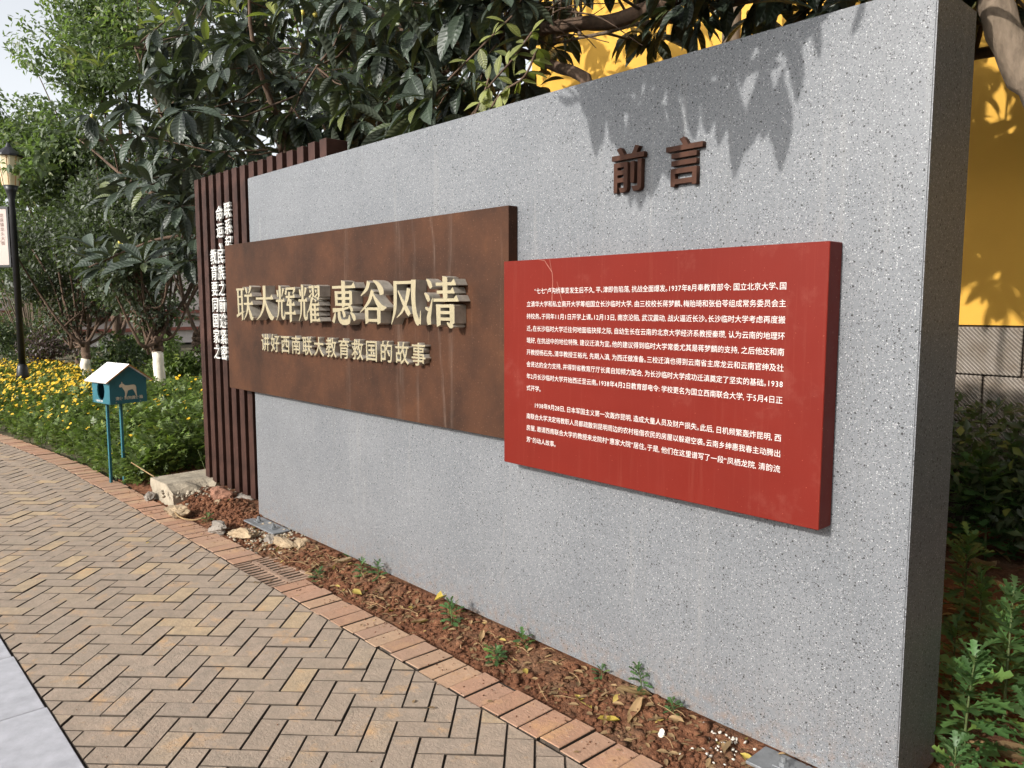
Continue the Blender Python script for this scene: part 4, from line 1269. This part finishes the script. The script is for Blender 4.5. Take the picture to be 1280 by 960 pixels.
# ---------------------------------------------------------------- background trees and shrubs
SL = small_leaf_shape(0.5)
def crown(name, tree, clumps, n, size, mat, spread=0.33, flat=0.8):
    cs = np.array([c_[:3] for c_ in clumps]); rs = np.array([c_[3] for c_ in clumps])
    w_ = rs ** 2; w_ /= w_.sum()
    idx = RNG.choice(len(cs), n, p=w_)
    d = rand_dirs(n)
    rad = rs[idx] * (1 - np.abs(RNG.normal(0, spread, n)).clip(0, 0.95))
    P = cs[idx] + d * rad[:, None] * np.array((1, 1, flat))
    D = d * 0.6 + rand_dirs(n) * 0.9 + np.array((0, 0, -0.25))
    U = d * 0.7 + np.array((0, 0, 0.8)) + rand_dirs(n) * 0.4
    S_ = RNG.uniform(0.7, 1.3, n) * size
    return tag(link(name, joined_leaves(name, SL, P, frames(D, U), S_, mat), tree), kind='stuff')
def tree(label, basepos, stems, clumps, n, size, mat, r0=0.05, lime=0.0, cat='tree', barkm='bark_brown', name='tree', height=1.6):
    tr = thing(name, label, cat)
    b = MB(); L = []
    bx, by, bz = basepos
    for k in range(stems):
        c_ = clumps[(k * 3) % len(clumps)]
        tx, ty, tz = c_[:3]
        a_ = k * 2 * math.pi / stems
        off = 0.03 * (stems > 1)
        fork = (bx + off * math.cos(a_), by + off * math.sin(a_), bz + (0.55 + lime * 0.6) * (1 if stems > 1 else 2.2))
        if stems > 1:
            limb(b, [fork, (bx + (tx - bx) * 0.35 + 0.1 * math.cos(a_), by + (ty - by) * 0.35 + 0.1 * math.sin(a_), bz + (tz - bz) * 0.55), (tx, ty, tz)], r0 * random.uniform(.3, .55), 0.010, 6)
            for q in range(2):
                c2 = clumps[random.randrange(len(clumps))]
                limb(b, [(bx + (tx - bx) * 0.3, by + (ty - by) * 0.3, bz + (tz - bz) * 0.5), ((bx + c2[0]) / 2, (by + c2[1]) / 2, bz + (c2[2] - bz) * 0.7), c2[:3]], r0 * 0.3, 0.008, 5)
        else:
            limb(b, [fork, (tx, ty, tz)], r0 * .7, 0.015, 6)
    zf = bz + (0.62 + lime * 0.6) * (1 if stems > 1 else 2.3)
    limb(b, [(bx, by, bz + lime), (bx, by, (bz + lime + zf) / 2), (bx, by, zf)], r0, r0 * 0.85, 8)
    if lime > 0:
        lb = MB(); limb(lb, [(bx, by, bz - 0.05), (bx, by, bz + lime * 0.5), (bx, by, bz + lime)], r0 * 1.15, r0 * 1.02, 10)
        lb.build('painted_trunk', M['lime_paint'], tr, True)
    b.build('trunk', M[barkm], tr, True)
    crown('crown', tr, clumps, n, size, M[mat])
    return tr
def blob(px, py, dep, rpx, rdep=1.0, n=14, rs=(0.3, 0.6), z0=None):
    """clumps filling an ellipsoid about a place"""
    c_ = np.array(at_depth(px, py, dep)); R_ = rpx * dep / FPX
    out = []
    for _ in range(n):
        d = rand_dirs(1)[0] * (RNG.random() ** 0.4)
        out.append((c_[0] + d[0] * R_ * rdep, c_[1] + d[1] * R_ * rdep, max(0.5, c_[2] + d[2] * R_ * 0.95), R_ * random.uniform(*rs)))
    return out
def gnd(px, dep):
    p = at_depth(px, 383, dep); return (p.x, p.y, -0.1)

tree('bushy small tree with a white painted foot right of the waste box', gnd(195, 11.6), 10, blob(190, 300, 11.8, 95, 1.0, 34, (.28, .45)), 15000, 0.085, 'dull_leaf', 0.075, 1.0, barkm='bark_brown', name='multi_stem_tree')
tree('bushy small tree with a white painted foot left of the waste box', gnd(104, 12.6), 10, blob(95, 325, 13.0, 88, 1.0, 34, (.28, .45)), 15000, 0.08, 'dull_leaf', 0.07, 0.80, barkm='bark_brown', name='multi_stem_tree')
tree('leaning dark stemmed tree between the two white footed ones', gnd(147, 15.5), 4, blob(150, 250, 16, 100, 0.9, 22, (.3, .5)), 8000, 0.10, 'dull_leaf', 0.14, 0.75, name='garden_tree')
tree('dark tree with a painted foot close to the slatted screen', gnd(246, 15.0), 3, blob(262, 260, 15.5, 100, 0.9, 22, (.3, .5)), 8000, 0.11, 'small_leaf', 0.13, 0.80, name='garden_tree')
tree('tall airy tree with small light leaves against the sky', gnd(170, 20.5), 5, blob(215, 60, 20, 165, 0.8, 46, (.16, .34)) + blob(70, 130, 20, 70, 0.8, 16, (.2, .4)) + blob(15, 205, 20, 70, 0.8, 16, (.25, .45)) + blob(150, 40, 20, 80, 0.8, 16, (.2, .35)), 27000, 0.15, 'pale_leaf', 0.16, name='garden_tree')
tree('leafy green tree hanging over the street lamp at the left edge', gnd(95, 16.5), 3, blob(75, 205, 15.5, 80, 0.8, 26, (.22, .4)) + blob(-5, 165, 15.5, 55, 0.8, 12, (.25, .45)) + blob(28, 188, 11.3, 30, 1.0, 9, (.3, .5)), 10500, 0.12, 'pale_leaf', 0.09, name='garden_tree')
tree('dense tree closing the view behind the loquat crown', gnd(430, 18.0), 4, blob(420, 60, 17.5, 190, 0.7, 40, (.25, .42)), 13000, 0.19, 'small_leaf', 0.16, name='garden_tree')
tree('thicket of small trees far behind the lamp post', gnd(60, 24.0), 5, blob(60, 330, 24, 100, 0.8, 26, (.25, .45)) + blob(-40, 300, 24, 80, 0.8, 12, (.3, .5)), 9000, 0.17, 'small_leaf', 0.12, name='garden_tree')
tree('dark tree behind the white footed trees', gnd(205, 21.0), 4, blob(215, 270, 21, 120, 0.7, 26, (.25, .45)), 10000, 0.17, 'dull_leaf', 0.15, name='garden_tree')
rs = [(random.uniform(1.0, 3.6), random.uniform(-0.3, 3.4), random.uniform(0.5, 4.8), random.uniform(0.4, 0.65)) for _ in range(90)]
tree('dense unseen evergreen added beyond the right edge to shade the bed behind the wall', (2.3, 1.8, -0.1), 3, rs, 17000, 0.19, 'small_leaf', 0.11, name='garden_tree')  # out of view, added to darken the wall end and the bed
# unseen tree masses added behind and beside the viewer to cut sky light
def added_wood(name, label, cl_, n_):
    w_ = thing(name, label, 'added trees'); w_['kind'] = 'stuff'
    crown('foliage', w_, cl_, n_, 0.36, M['small_leaf'], 0.3, 1.0)
added_wood('added_tree_row', 'added unseen row of low trees behind the viewer that cuts the sky light',
     [(random.uniform(-19, 9), random.uniform(-14.5, -12.5), random.uniform(0.4, 3.7), random.uniform(0.7, 1.0)) for _ in range(150)], 9000)
added_wood('added_tree_belt', 'added unseen belt of tall trees right of the viewer that darkens the wall end',
     [(random.uniform(4.2, 7.5), random.uniform(-10, 6), random.uniform(0.5, 7.5), random.uniform(0.8, 1.2)) for _ in range(130)], 9000)
rs = [(random.uniform(0.15, 1.3), random.uniform(-0.15, 1.2), random.uniform(0.25, 2.3), random.uniform(0.25, 0.38)) for _ in range(46)]
tree('added unseen shrub beyond the right edge that darkens the end of the wall', (0.7, 0.6, -0.1), 5, rs, 6000, 0.13, 'dull_leaf', 0.04, cat='shrub', name='added_shade_shrub')  # unseen, added close by to keep light off the wall end
# pale dry shrub behind the lamp
ds = thing('dry_shrub', 'pale dry shrub of many bare stems behind the lamp post', 'shrub')
b = MB(); g0 = gnd(42, 18.5)
for k in range(46):
    a_ = random.uniform(0, 6.28); s_ = random.uniform(0.15, 1.15)
    limb(b, [(g0[0] + 0.15 * math.cos(a_), g0[1] + 0.15 * math.sin(a_), -0.1), (g0[0] + s_ * 0.5 * math.cos(a_), g0[1] + s_ * 0.5 * math.sin(a_), 1.0), (g0[0] + s_ * math.cos(a_), g0[1] + s_ * math.sin(a_), random.uniform(1.7, 2.6))], 0.025, 0.008, 5)
b.build('stems', M['bark_pale'], ds, True)
def shrub(label, px, py, dep, rpx, n, size, mat, name='round_shrub', rdep=1.0):
    sh = thing(name, label, 'shrub')
    cl = blob(px, py, dep, rpx, rdep, 12, (.4, .6))
    crown('crown', sh, cl, n, size, M[mat], 0.3)
    b = MB(); g_ = gnd(px, dep)
    for c_ in cl[:5]: limb(b, [g_, ((g_[0] + c_[0]) / 2, (g_[1] + c_[1]) / 2, 0.4), c_[:3]], 0.02, 0.008, 5)
    b.build('stem', M['bark_brown'], sh, True)
shrub('rounded green shrub behind the flowers left of the lamp post', 12, 432, 16.5, 34, 2600, 0.08, 'small_leaf')
shrub('dark purple leaved shrub behind the flowers right of the lamp post', 72, 438, 15.0, 32, 2600, 0.07, 'purple_leaf')
shrub('low dark green shrub behind the waste box', 150, 450, 14.0, 30, 2400, 0.085, 'small_leaf')
shrub('green shrub by the foot of the slatted screen', 226, 452, 13.0, 34, 2600, 0.085, 'bed_leaf')
shrub('small green shrub between the painted trunks', 172, 438, 16.5, 26, 1800, 0.085, 'pale_leaf')
shrub('clipped shrub at the far edge of the flowers behind the dry stems', 40, 420, 21.0, 36, 2000, 0.09, 'small_leaf')
# pale building far behind the trees
fb = thing('far_building', 'pale building with dark red bands glimpsed between the tree trunks', 'building', (-36, 10.5, 0), R(20))
MB().box((-1, -9, 0), (1, 14, 4.2)).build('wall', M['far_wall'], fb)
for z in (0.55, 1.0, 1.3):
    MB().box((1.01, -9, z), (1.2, 14, z + 0.14)).build('red_band', M['far_roof'], fb)
MB().box((-1.6, -9.6, 4.2), (1.6, 14.6, 4.55)).build('roof', M['far_roof'], fb)

# ---------------------------------------------------------------- the flower bed
def bed_edge(x): return -0.285 + bend(x)
def bed_points(n, near_bias=1.0):
    out = []
    while len(out) < n:
        dep = 6.3 + 9.0 * random.random() ** near_bias
        px = random.uniform(-40, 270)
        p = at_depth(px, 383, dep)
        if p.y < bed_edge(p.x): continue
        if p.x > -6.85 or (p.x > -7.05 and p.y < 0.25): continue
        out.append((p.x, p.y))
    return np.array(out)
def bed_top(x, y):
    e = np.minimum(1, np.maximum(0.0, (y - np.array([bed_edge(q) for q in x])) / 0.45))
    e2 = np.minimum(1, np.maximum(0.25, (-6.75 - x) / 0.6))
    n_ = np.array([noise.noise((a_ * 1.6, b_ * 1.6, 0.2)) for a_, b_ in zip(x, y)])
    return (0.14 + 0.30 * e ** 0.6) * (0.5 + 0.5 * e2) * (1 + 0.35 * n_)
def fine_leaf():
    # deeply cut leaf: a mid lobe with two pairs of side lobes
    vs = [(0, 0, 0)]; fs = []; 
    def lobe(x0, y0, ang, L, w_):
        b0_ = len(vs); c_, s_ = math.sin(ang), math.cos(ang); nx, ny = s_, -c_
        vs.extend([(x0, y0, 0), (x0 + c_*L*.55 + nx*w_, y0 + s_*L*.55 + ny*w_, 0.03), (x0 + c_*L, y0 + s_*L, -0.05), (x0 + c_*L*.55 - nx*w_, y0 + s_*L*.55 - ny*w_, 0.03)])
        fs.append((b0_, b0_+1, b0_+2, b0_+3))
    lobe(0, 0.45, 0, 0.55, 0.13); lobe(0, 0, 0, 0.6, 0.05)
    for y0, L in ((0.25, 0.38), (0.48, 0.40)):
        lobe(0, y0, 0.95, L, 0.09); lobe(0, y0, -0.95, L, 0.09)
    return np.array(vs, float), np.array(fs), None
FL = fine_leaf()
fbed = thing('flower_bed_plants', 'bed of low green plants in yellow flower beside the brick path', 'flower bed')
fbed['kind'] = 'stuff'
n = 32000
xy = bed_points(n, 1.5)
zt = bed_top(xy[:, 0], xy[:, 1])
P = np.column_stack([xy, zt * (1 - 0.95 * RNG.random(n) ** 1.5)])
D = rand_dirs(n, 0.6) + np.array((0, -0.1, 0.45)); U = rand_dirs(n) * 0.4 + np.array((0, 0, 1.0))
tag(link('bed_foliage', joined_leaves('bed_foliage', FL, P, frames(D, U), RNG.uniform(0.07, 0.13, n), M['bed_leaf']), fbed), kind='stuff')
b = MB()
for x, y in bed_points(420, 1.6):
    z = float(bed_top(np.array([x]), np.array([y]))[0])
    b.tube([(x, y, -0.08), (x + random.gauss(0, .05), y + random.gauss(0, .05), z * 0.95)], [0.005, 0.003], 4, cap=False)
tag(b.build('bed_stems', M['stem_green'], fbed), kind='stuff')
def flower():
    vs, fs = [], []
    for k in range(9):
        a_ = 2 * math.pi * k / 9; c_, s_ = math.cos(a_), math.sin(a_); nx, ny = -s_, c_
        b0_ = len(vs)
        vs += [(0.10*c_, 0.10*s_, 0.02), (0.40*c_ + 0.15*nx, 0.40*s_ + 0.15*ny, 0.06), (0.5*c_, 0.5*s_, 0.02), (0.40*c_ - 0.15*nx, 0.40*s_ - 0.15*ny, 0.06)]
        fs.append((b0_, b0_+1, b0_+2, b0_+3))
    b0_ = len(vs)
    vs += [(0.17*math.cos(k*math.pi/4), 0.17*math.sin(k*math.pi/4), 0.07) for k in range(8)]
    fs += [(b0_, b0_+1, b0_+2, b0_+3), (b0_, b0_+3, b0_+4, b0_+7), (b0_+4, b0_+5, b0_+6, b0_+7)]
    return np.array(vs), np.array(fs), None
xy1 = bed_points(2300, 1.0)
keep = []
for x, y in xy1:
    px, py, z = seen((x, y, 0.4))
    pr = 1.0 if (py < 478 + 0.0 * px and px < 150) else 0.55 if px < 150 else 0.20
    if z < 8.6: pr *= 0.6
    if z < 7.2: pr *= 0.5
    if random.random() < pr: keep.append((x, y))
extra = [p for p in bed_points(4200, 0.6) if seen((p[0], p[1], .4))[0] < 135 and seen((p[0], p[1], .4))[2] > 9.5]
xy1 = np.array(keep + extra)
n = len(xy1)
zt = bed_top(xy1[:, 0], xy1[:, 1]) + RNG.uniform(0.0, 0.07, n)
Pf = np.column_stack([xy1, zt])
up = rand_dirs(n) * 0.45 + np.array((0, -0.45, 0.8))
Rf = frames(np.cross(up, rand_dirs(n)), up)
tag(link('yellow_flowers', joined_leaves('yellow_flowers', flower(), Pf, Rf, RNG.uniform(0.028, 0.052, n), M['petal_yellow']), fbed), kind='stuff')

# ---------------------------------------------------------------- weeds and plants with cut leaves
def cut_leaf():
    """chrysanthemum-like leaf along +Y: lobed outline with real edges"""
    half = [(0.0, 0.025), (0.20, 0.035), (0.29, 0.17), (0.38, 0.07), (0.47, 0.09), (0.55, 0.30), (0.61, 0.11), (0.68, 0.13), (0.76, 0.30), (0.82, 0.12), (0.90, 0.15), (1.0, 0.0)]
    vs, fs, uv = [], [], []
    for t_, w_ in half:
        for c_ in (-1, 0, 1):
            vs.append((c_ * w_, t_ + (0.06 * abs(c_) if w_ > 0.12 else 0), 0.05 * abs(c_) * w_ / 0.26 - 0.28 * t_ * t_)); uv.append((c_, t_))
    for i in range(len(half) - 1):
        for k in (0, 1): fs.append((i*3 + k, i*3 + k + 1, i*3 + k + 4, i*3 + k + 3))
    return np.array(vs), np.array(fs), np.array(uv)
CL = cut_leaf()
cl_me = mesh_np('leaf', CL[0], CL[1], M['weed_leaf'], CL[2], True)
def cut_plant(label, pos, hgt, n, size, lean=(0, 0), name='leafy_plant', group=None, cat='plant'):
    pl = thing(name, label, cat, pos, 0, group)
    st = MB()
    top = (lean[0], lean[1], hgt)
    L = smooth_line([(0, 0, -0.03), (lean[0] * .3, lean[1] * .3, hgt * .5), top], 5)
    st.tube(L, [0.006 * (1 - 0.6 * i / (len(L) - 1)) * (hgt / 0.4) ** 0.5 for i in range(len(L))], 6)
    st.build('stem', M['stem_green'], pl, True)
    n = int(n * 1.9); size *= 0.78
    for k in range(n):
        t_ = 0.12 + 0.88 * (k / max(1, n - 1)) ** 0.8
        j = min(len(L) - 1, int(t_ * (len(L) - 1)))
        a_ = k * 2.4 + random.uniform(-.4, .4); el = 0.25 + 0.85 * max(0, t_ - 0.5) / 0.5 + random.uniform(-.2, .3)
        d = np.array([[math.cos(a_) * math.cos(el), math.sin(a_) * math.cos(el), math.sin(el)]])
        Rm = frames(d, np.array([[random.gauss(0, .2), random.gauss(0, .2), 1.0]]))[0]
        s_ = size * (1.0 if t_ < 0.8 else 0.65) * random.uniform(0.75, 1.15)
        o = link('leaf', cl_me, pl)
        o.matrix_local = Matrix.Translation(L[j] + d[0] * 0.006) @ Matrix(Rm.tolist()).to_4x4() @ Matrix.Scale(s_, 4)
    return pl
def gp(px, py, z=0.04):
    p = on_ground(px, py, z); return (p.x, p.y, soil_height(p.x, p.y))
G = 'leafy plants in the shaded bed'
cut_plant('leafy plant touching the lower right corner of the grey wall', gp(1203, 950), 0.38, 34, 0.15, (0.02, 0.0), group=G)
cut_plant('tall bright leafy plant near the lower right edge of the picture', gp(1254, 905), 0.50, 46, 0.155, (0.0, 0.02), group=G)
cut_plant('leafy plant cut by the bottom right corner', gp(1290, 975), 0.26, 26, 0.13, (-0.02, 0.0), group=G)
cut_plant('small leafy sprig at the bottom edge below the wall corner plant', gp(1190, 1010), 0.20, 20, 0.11, group=G)
cut_plant('shaded leafy plant standing alone before the fallen leaves', gp(1204, 775), 0.42, 30, 0.17, group=G)
cut_plant('dark leafy plant beside the fallen yellow leaf', gp(1222, 815), 0.34, 24, 0.15, group=G)
cut_plant('leafy plant at the right edge above the tall bright one', gp(1285, 850), 0.40, 26, 0.14, group=G)
cut_plant('dark low plant hugging the wall edge', gp(1190, 865), 0.28, 20, 0.12, group=G)
for i, (px, py, hh, lab) in enumerate([(1200, 690, .62, 'shaded bushy plant nearest the wall edge in the back row of the bed'), (1232, 700, .68, 'second shaded bushy plant in the back row of the bed'), (1262, 690, .70, 'third shaded bushy plant in the back row of the bed'), (1290, 705, .62, 'last shaded bushy plant in the back row of the bed, at the picture edge'), (1215, 650, .75, 'bushy plant behind the first of the back row'), (1250, 652, .78, 'bushy plant behind the second of the back row'), (1280, 650, .75, 'bushy plant behind the third of the back row')]):
    cut_plant(lab, gp(px, py), hh, 46, 0.20, (random.gauss(0, .05), random.gauss(0, .05)), 'bushy_plant', 'shaded plants behind the sign wall')
G = 'weeds in the red soil strip'
cut_plant('feathery green weed leaning on the foot of the wall', gp(803, 868), 0.115, 18, 0.055, (-0.02, -0.01), 'weed', G, 'weed')
cut_plant('bright small weed right of the feathery one', gp(842, 892), 0.05, 12, 0.055, (0, -0.01), 'weed', G, 'weed')
cut_plant('broad leafed weed in the middle of the soil strip', gp(565, 778), 0.12, 16, 0.075, (-0.01, 0), 'weed', G, 'weed')
cut_plant('small weed by the wall near the drain grate', gp(473, 722), 0.09, 12, 0.06, (0, 0), 'weed', G, 'weed')
cut_plant('weed next to the pale green fallen leaf', gp(452, 718), 0.09, 12, 0.06, (0, 0), 'weed', G, 'weed')
cut_plant('low weed at the corner of the drain grate', gp(398, 722, 0), 0.03, 12, 0.06, (0, 0), 'weed', G, 'weed')
cut_plant('tiny weed below the wall before the feathery one', gp(752, 846), 0.03, 8, 0.05, (0, 0), 'weed', G, 'weed')
cut_plant('tangled low weed right of the middle of the strip', gp(620, 815), 0.05, 16, 0.065, (0.02, -0.02), 'weed', G, 'weed')
cut_plant('small weed by the tangled one', gp(655, 806), 0.04, 12, 0.06, (0, -0.02), 'weed', G, 'weed')
cut_plant('weed between the stones and the brick border', gp(259, 645, 0.05), 0.05, 10, 0.06, (0, 0), 'weed', G, 'weed')
# hedge at the foot of the yellow wall
hd = thing('hedge', 'dark green hedge along the foot of the yellow wall', 'hedge')
cl = [(random.uniform(-3.4, 2.0), random.uniform(2.75, 3.3), random.uniform(0.35, 0.88), random.uniform(0.22, 0.34)) for _ in range(44)]
crown('crown', hd, cl, 9000, 0.075, M['small_leaf'], 0.25)
b = MB()
for c_ in cl[::3]: b.tube([(c_[0], c_[1], 0), c_[:3]], [0.014, 0.008], 5)
tag(b.build('stems', M['bark_brown'], hd), kind='stuff')

# ---------------------------------------------------------------- fallen leaves
FLV = leaf_shape(1.0, 0.42, 0.06, 0.10, 6, 0.5, 0.03)
curled = leaf_shape(1.0, 0.36, -0.30, 0.16, 6, 0.5, 0.04)
fl_me = {(k, m_): mesh_np('fallen_leaf', sh[0], sh[1], M[m_], sh[2], True) for k, sh in ((0, FLV), (1, curled)) for m_ in ('dry_leaf', 'yellowed_leaf', 'weed_leaf')}
def fallen(px, py, size, mat, k, label, group, z=0.03, ang=None):
    p = on_ground(px, py, z)
    o = link('fallen_leaf', fl_me[(k, mat)])
    o.location = (p.x, p.y, soil_height(p.x, p.y) + 0.012)
    o.rotation_euler = (random.gauss(0, .15), random.gauss(0, .2), random.uniform(0, 6.28) if ang is None else ang)
    o.scale = (size,) * 3
    return tag(o, label, 'leaf', group)
G = 'fallen leaves on the red soil strip'
for px, py, s, m_, k, lab in (
 (436, 700, .10, 'weed_leaf', 0, 'pale green fallen leaf against the foot of the wall'),
 (543, 755, .16, 'yellowed_leaf', 1, 'long orange fallen leaf by the wall beside the broad weed'),
 (452, 741, .09, 'yellowed_leaf', 0, 'yellow fallen leaf near the brick border left of centre'),
 (483, 758, .08, 'yellowed_leaf', 0, 'pale yellow fallen leaf at the brick edge'),
 (517, 757, .06, 'yellowed_leaf', 0, 'small yellow fallen leaf below the orange one'),
 (536, 772, .09, 'dry_leaf', 1, 'beige curled leaf before the broad weed'),
 (655, 833, .06, 'yellowed_leaf', 0, 'small yellow leaf by the tangled weed'),
 (740, 878, .10, 'yellowed_leaf', 1, 'curled yellow leaf at the edge of the border bricks'),
 (775, 893, .09, 'yellowed_leaf', 1, 'yellow leaf sliver below the feathery weed'),
 (815, 876, .14, 'dry_leaf', 1, 'long brown dry leaf under the feathery weed'),
 (785, 897, .12, 'dry_leaf', 1, 'rolled tan leaf against the border bricks'),
 (905, 940, .07, 'dry_leaf', 0, 'dry leaf among the white pebbles'),
 (925, 941, .08, 'yellowed_leaf', 0, 'bright yellow leaf before the right steel plate'),
 (855, 908, .07, 'dry_leaf', 0, 'grey brown leaf beside the white stone'),
 (420, 705, .10, 'dry_leaf', 1, 'dry leaf close to the drain grate'),
 (600, 800, .08, 'dry_leaf', 1, 'dry leaf half way along the strip'),
 (284, 566 + 70, .07, 'weed_leaf', 0, 'green leaf on the earth below the slats')):
    fallen(px, py, s, m_, k, lab, G)
G = 'fallen leaves in the shaded bed'
for px, py, s, m_, k, lab in (
 (1226, 945, .24, 'dry_leaf', 0, 'large grey brown leaf beside the corner plant'),
 (1207, 955, .18, 'dry_leaf', 1, 'curled dry leaf at the foot of the corner plant'),
 (1222, 812, .18, 'dry_leaf', 1, 'curled pale dry leaf between the dark plants'),
 (1212, 822, .16, 'dry_leaf', 1, 'narrow dry leaf under the dark plants'),
 (1261, 778, .13, 'yellowed_leaf', 0, 'yellowish leaf standing on the bare red earth'),
 (1230, 708, .26, 'dry_leaf', 0, 'broad brown leaf under the back row of plants'),
 (1245, 715, .24, 'dry_leaf', 1, 'curled brown leaf under the back row of plants'),
 (1185, 790, .14, 'dry_leaf', 0, 'reddish dry leaf against the wall edge')):
    fallen(px, py, s, m_, k, lab, G)
lit = np.array([(x, y) for x, y in ((random.uniform(-5.3, -0.95), random.uniform(-0.26, -0.02)) for _ in range(760))] + [(random.uniform(-1.9, 0.6), random.uniform(0.4, 3.0)) for _ in range(240)])
lit[:760, 1] += np.array([bend(x) * 0.7 for x in lit[:760, 0]])
Pl = np.array([(x, y, soil_height(x, y) + 0.006) for x, y in lit])
Dl = rand_dirs(len(lit), 0.2); Ul = rand_dirs(len(lit)) * 0.35 + np.array((0, 0, 1.0))
Sl = RNG.uniform(0.015, 0.055, len(lit)); Sl[760:] *= 2.2
lo_ = link('leaf_litter', joined_leaves('leaf_litter', leaf_shape(1, .45, .1, .08, 3, .5), Pl, frames(Dl, Ul), Sl, M['dry_leaf']))
tag(lo_, 'small bits of dry leaf scattered over the red soil', 'litter', kind='stuff')
# crumbs of soil and leaf bits that spill over the border and the path
sp = []
for _ in range(420):
    x = random.uniform(-7.0, -1.2); y = -0.31 + bend(x) - abs(random.gauss(0, 0.07))
    sp.append((x, y, 0.001, random.uniform(0.003, 0.010)))
for _ in range(160):
    x = random.uniform(-9.0, -1.6); y = random.uniform(-1.7, -0.5) + bend(x)
    sp.append((x, y, 0.001, random.uniform(0.002, 0.006)))
crumbs('spilt_earth', sp, M['red_soil'], 'crumbs of red earth spilt over the brick border and the path')
n = 46
Pp = np.array([(x, -0.34 + bend(x) - abs(random.gauss(0, 0.28)), 0.005) for x in RNG.uniform(-8.5, -1.5, n)])
lo_ = link('path_litter', joined_leaves('path_litter', leaf_shape(1, .45, .1, .08, 3, .5), Pp, frames(rand_dirs(n, 0.1), rand_dirs(n) * 0.2 + np.array((0, 0, 1.0))), RNG.uniform(0.012, 0.035, n), M['dry_leaf']))
tag(lo_, 'tiny bits of dry leaf lying on the brick path', 'litter', kind='stuff')
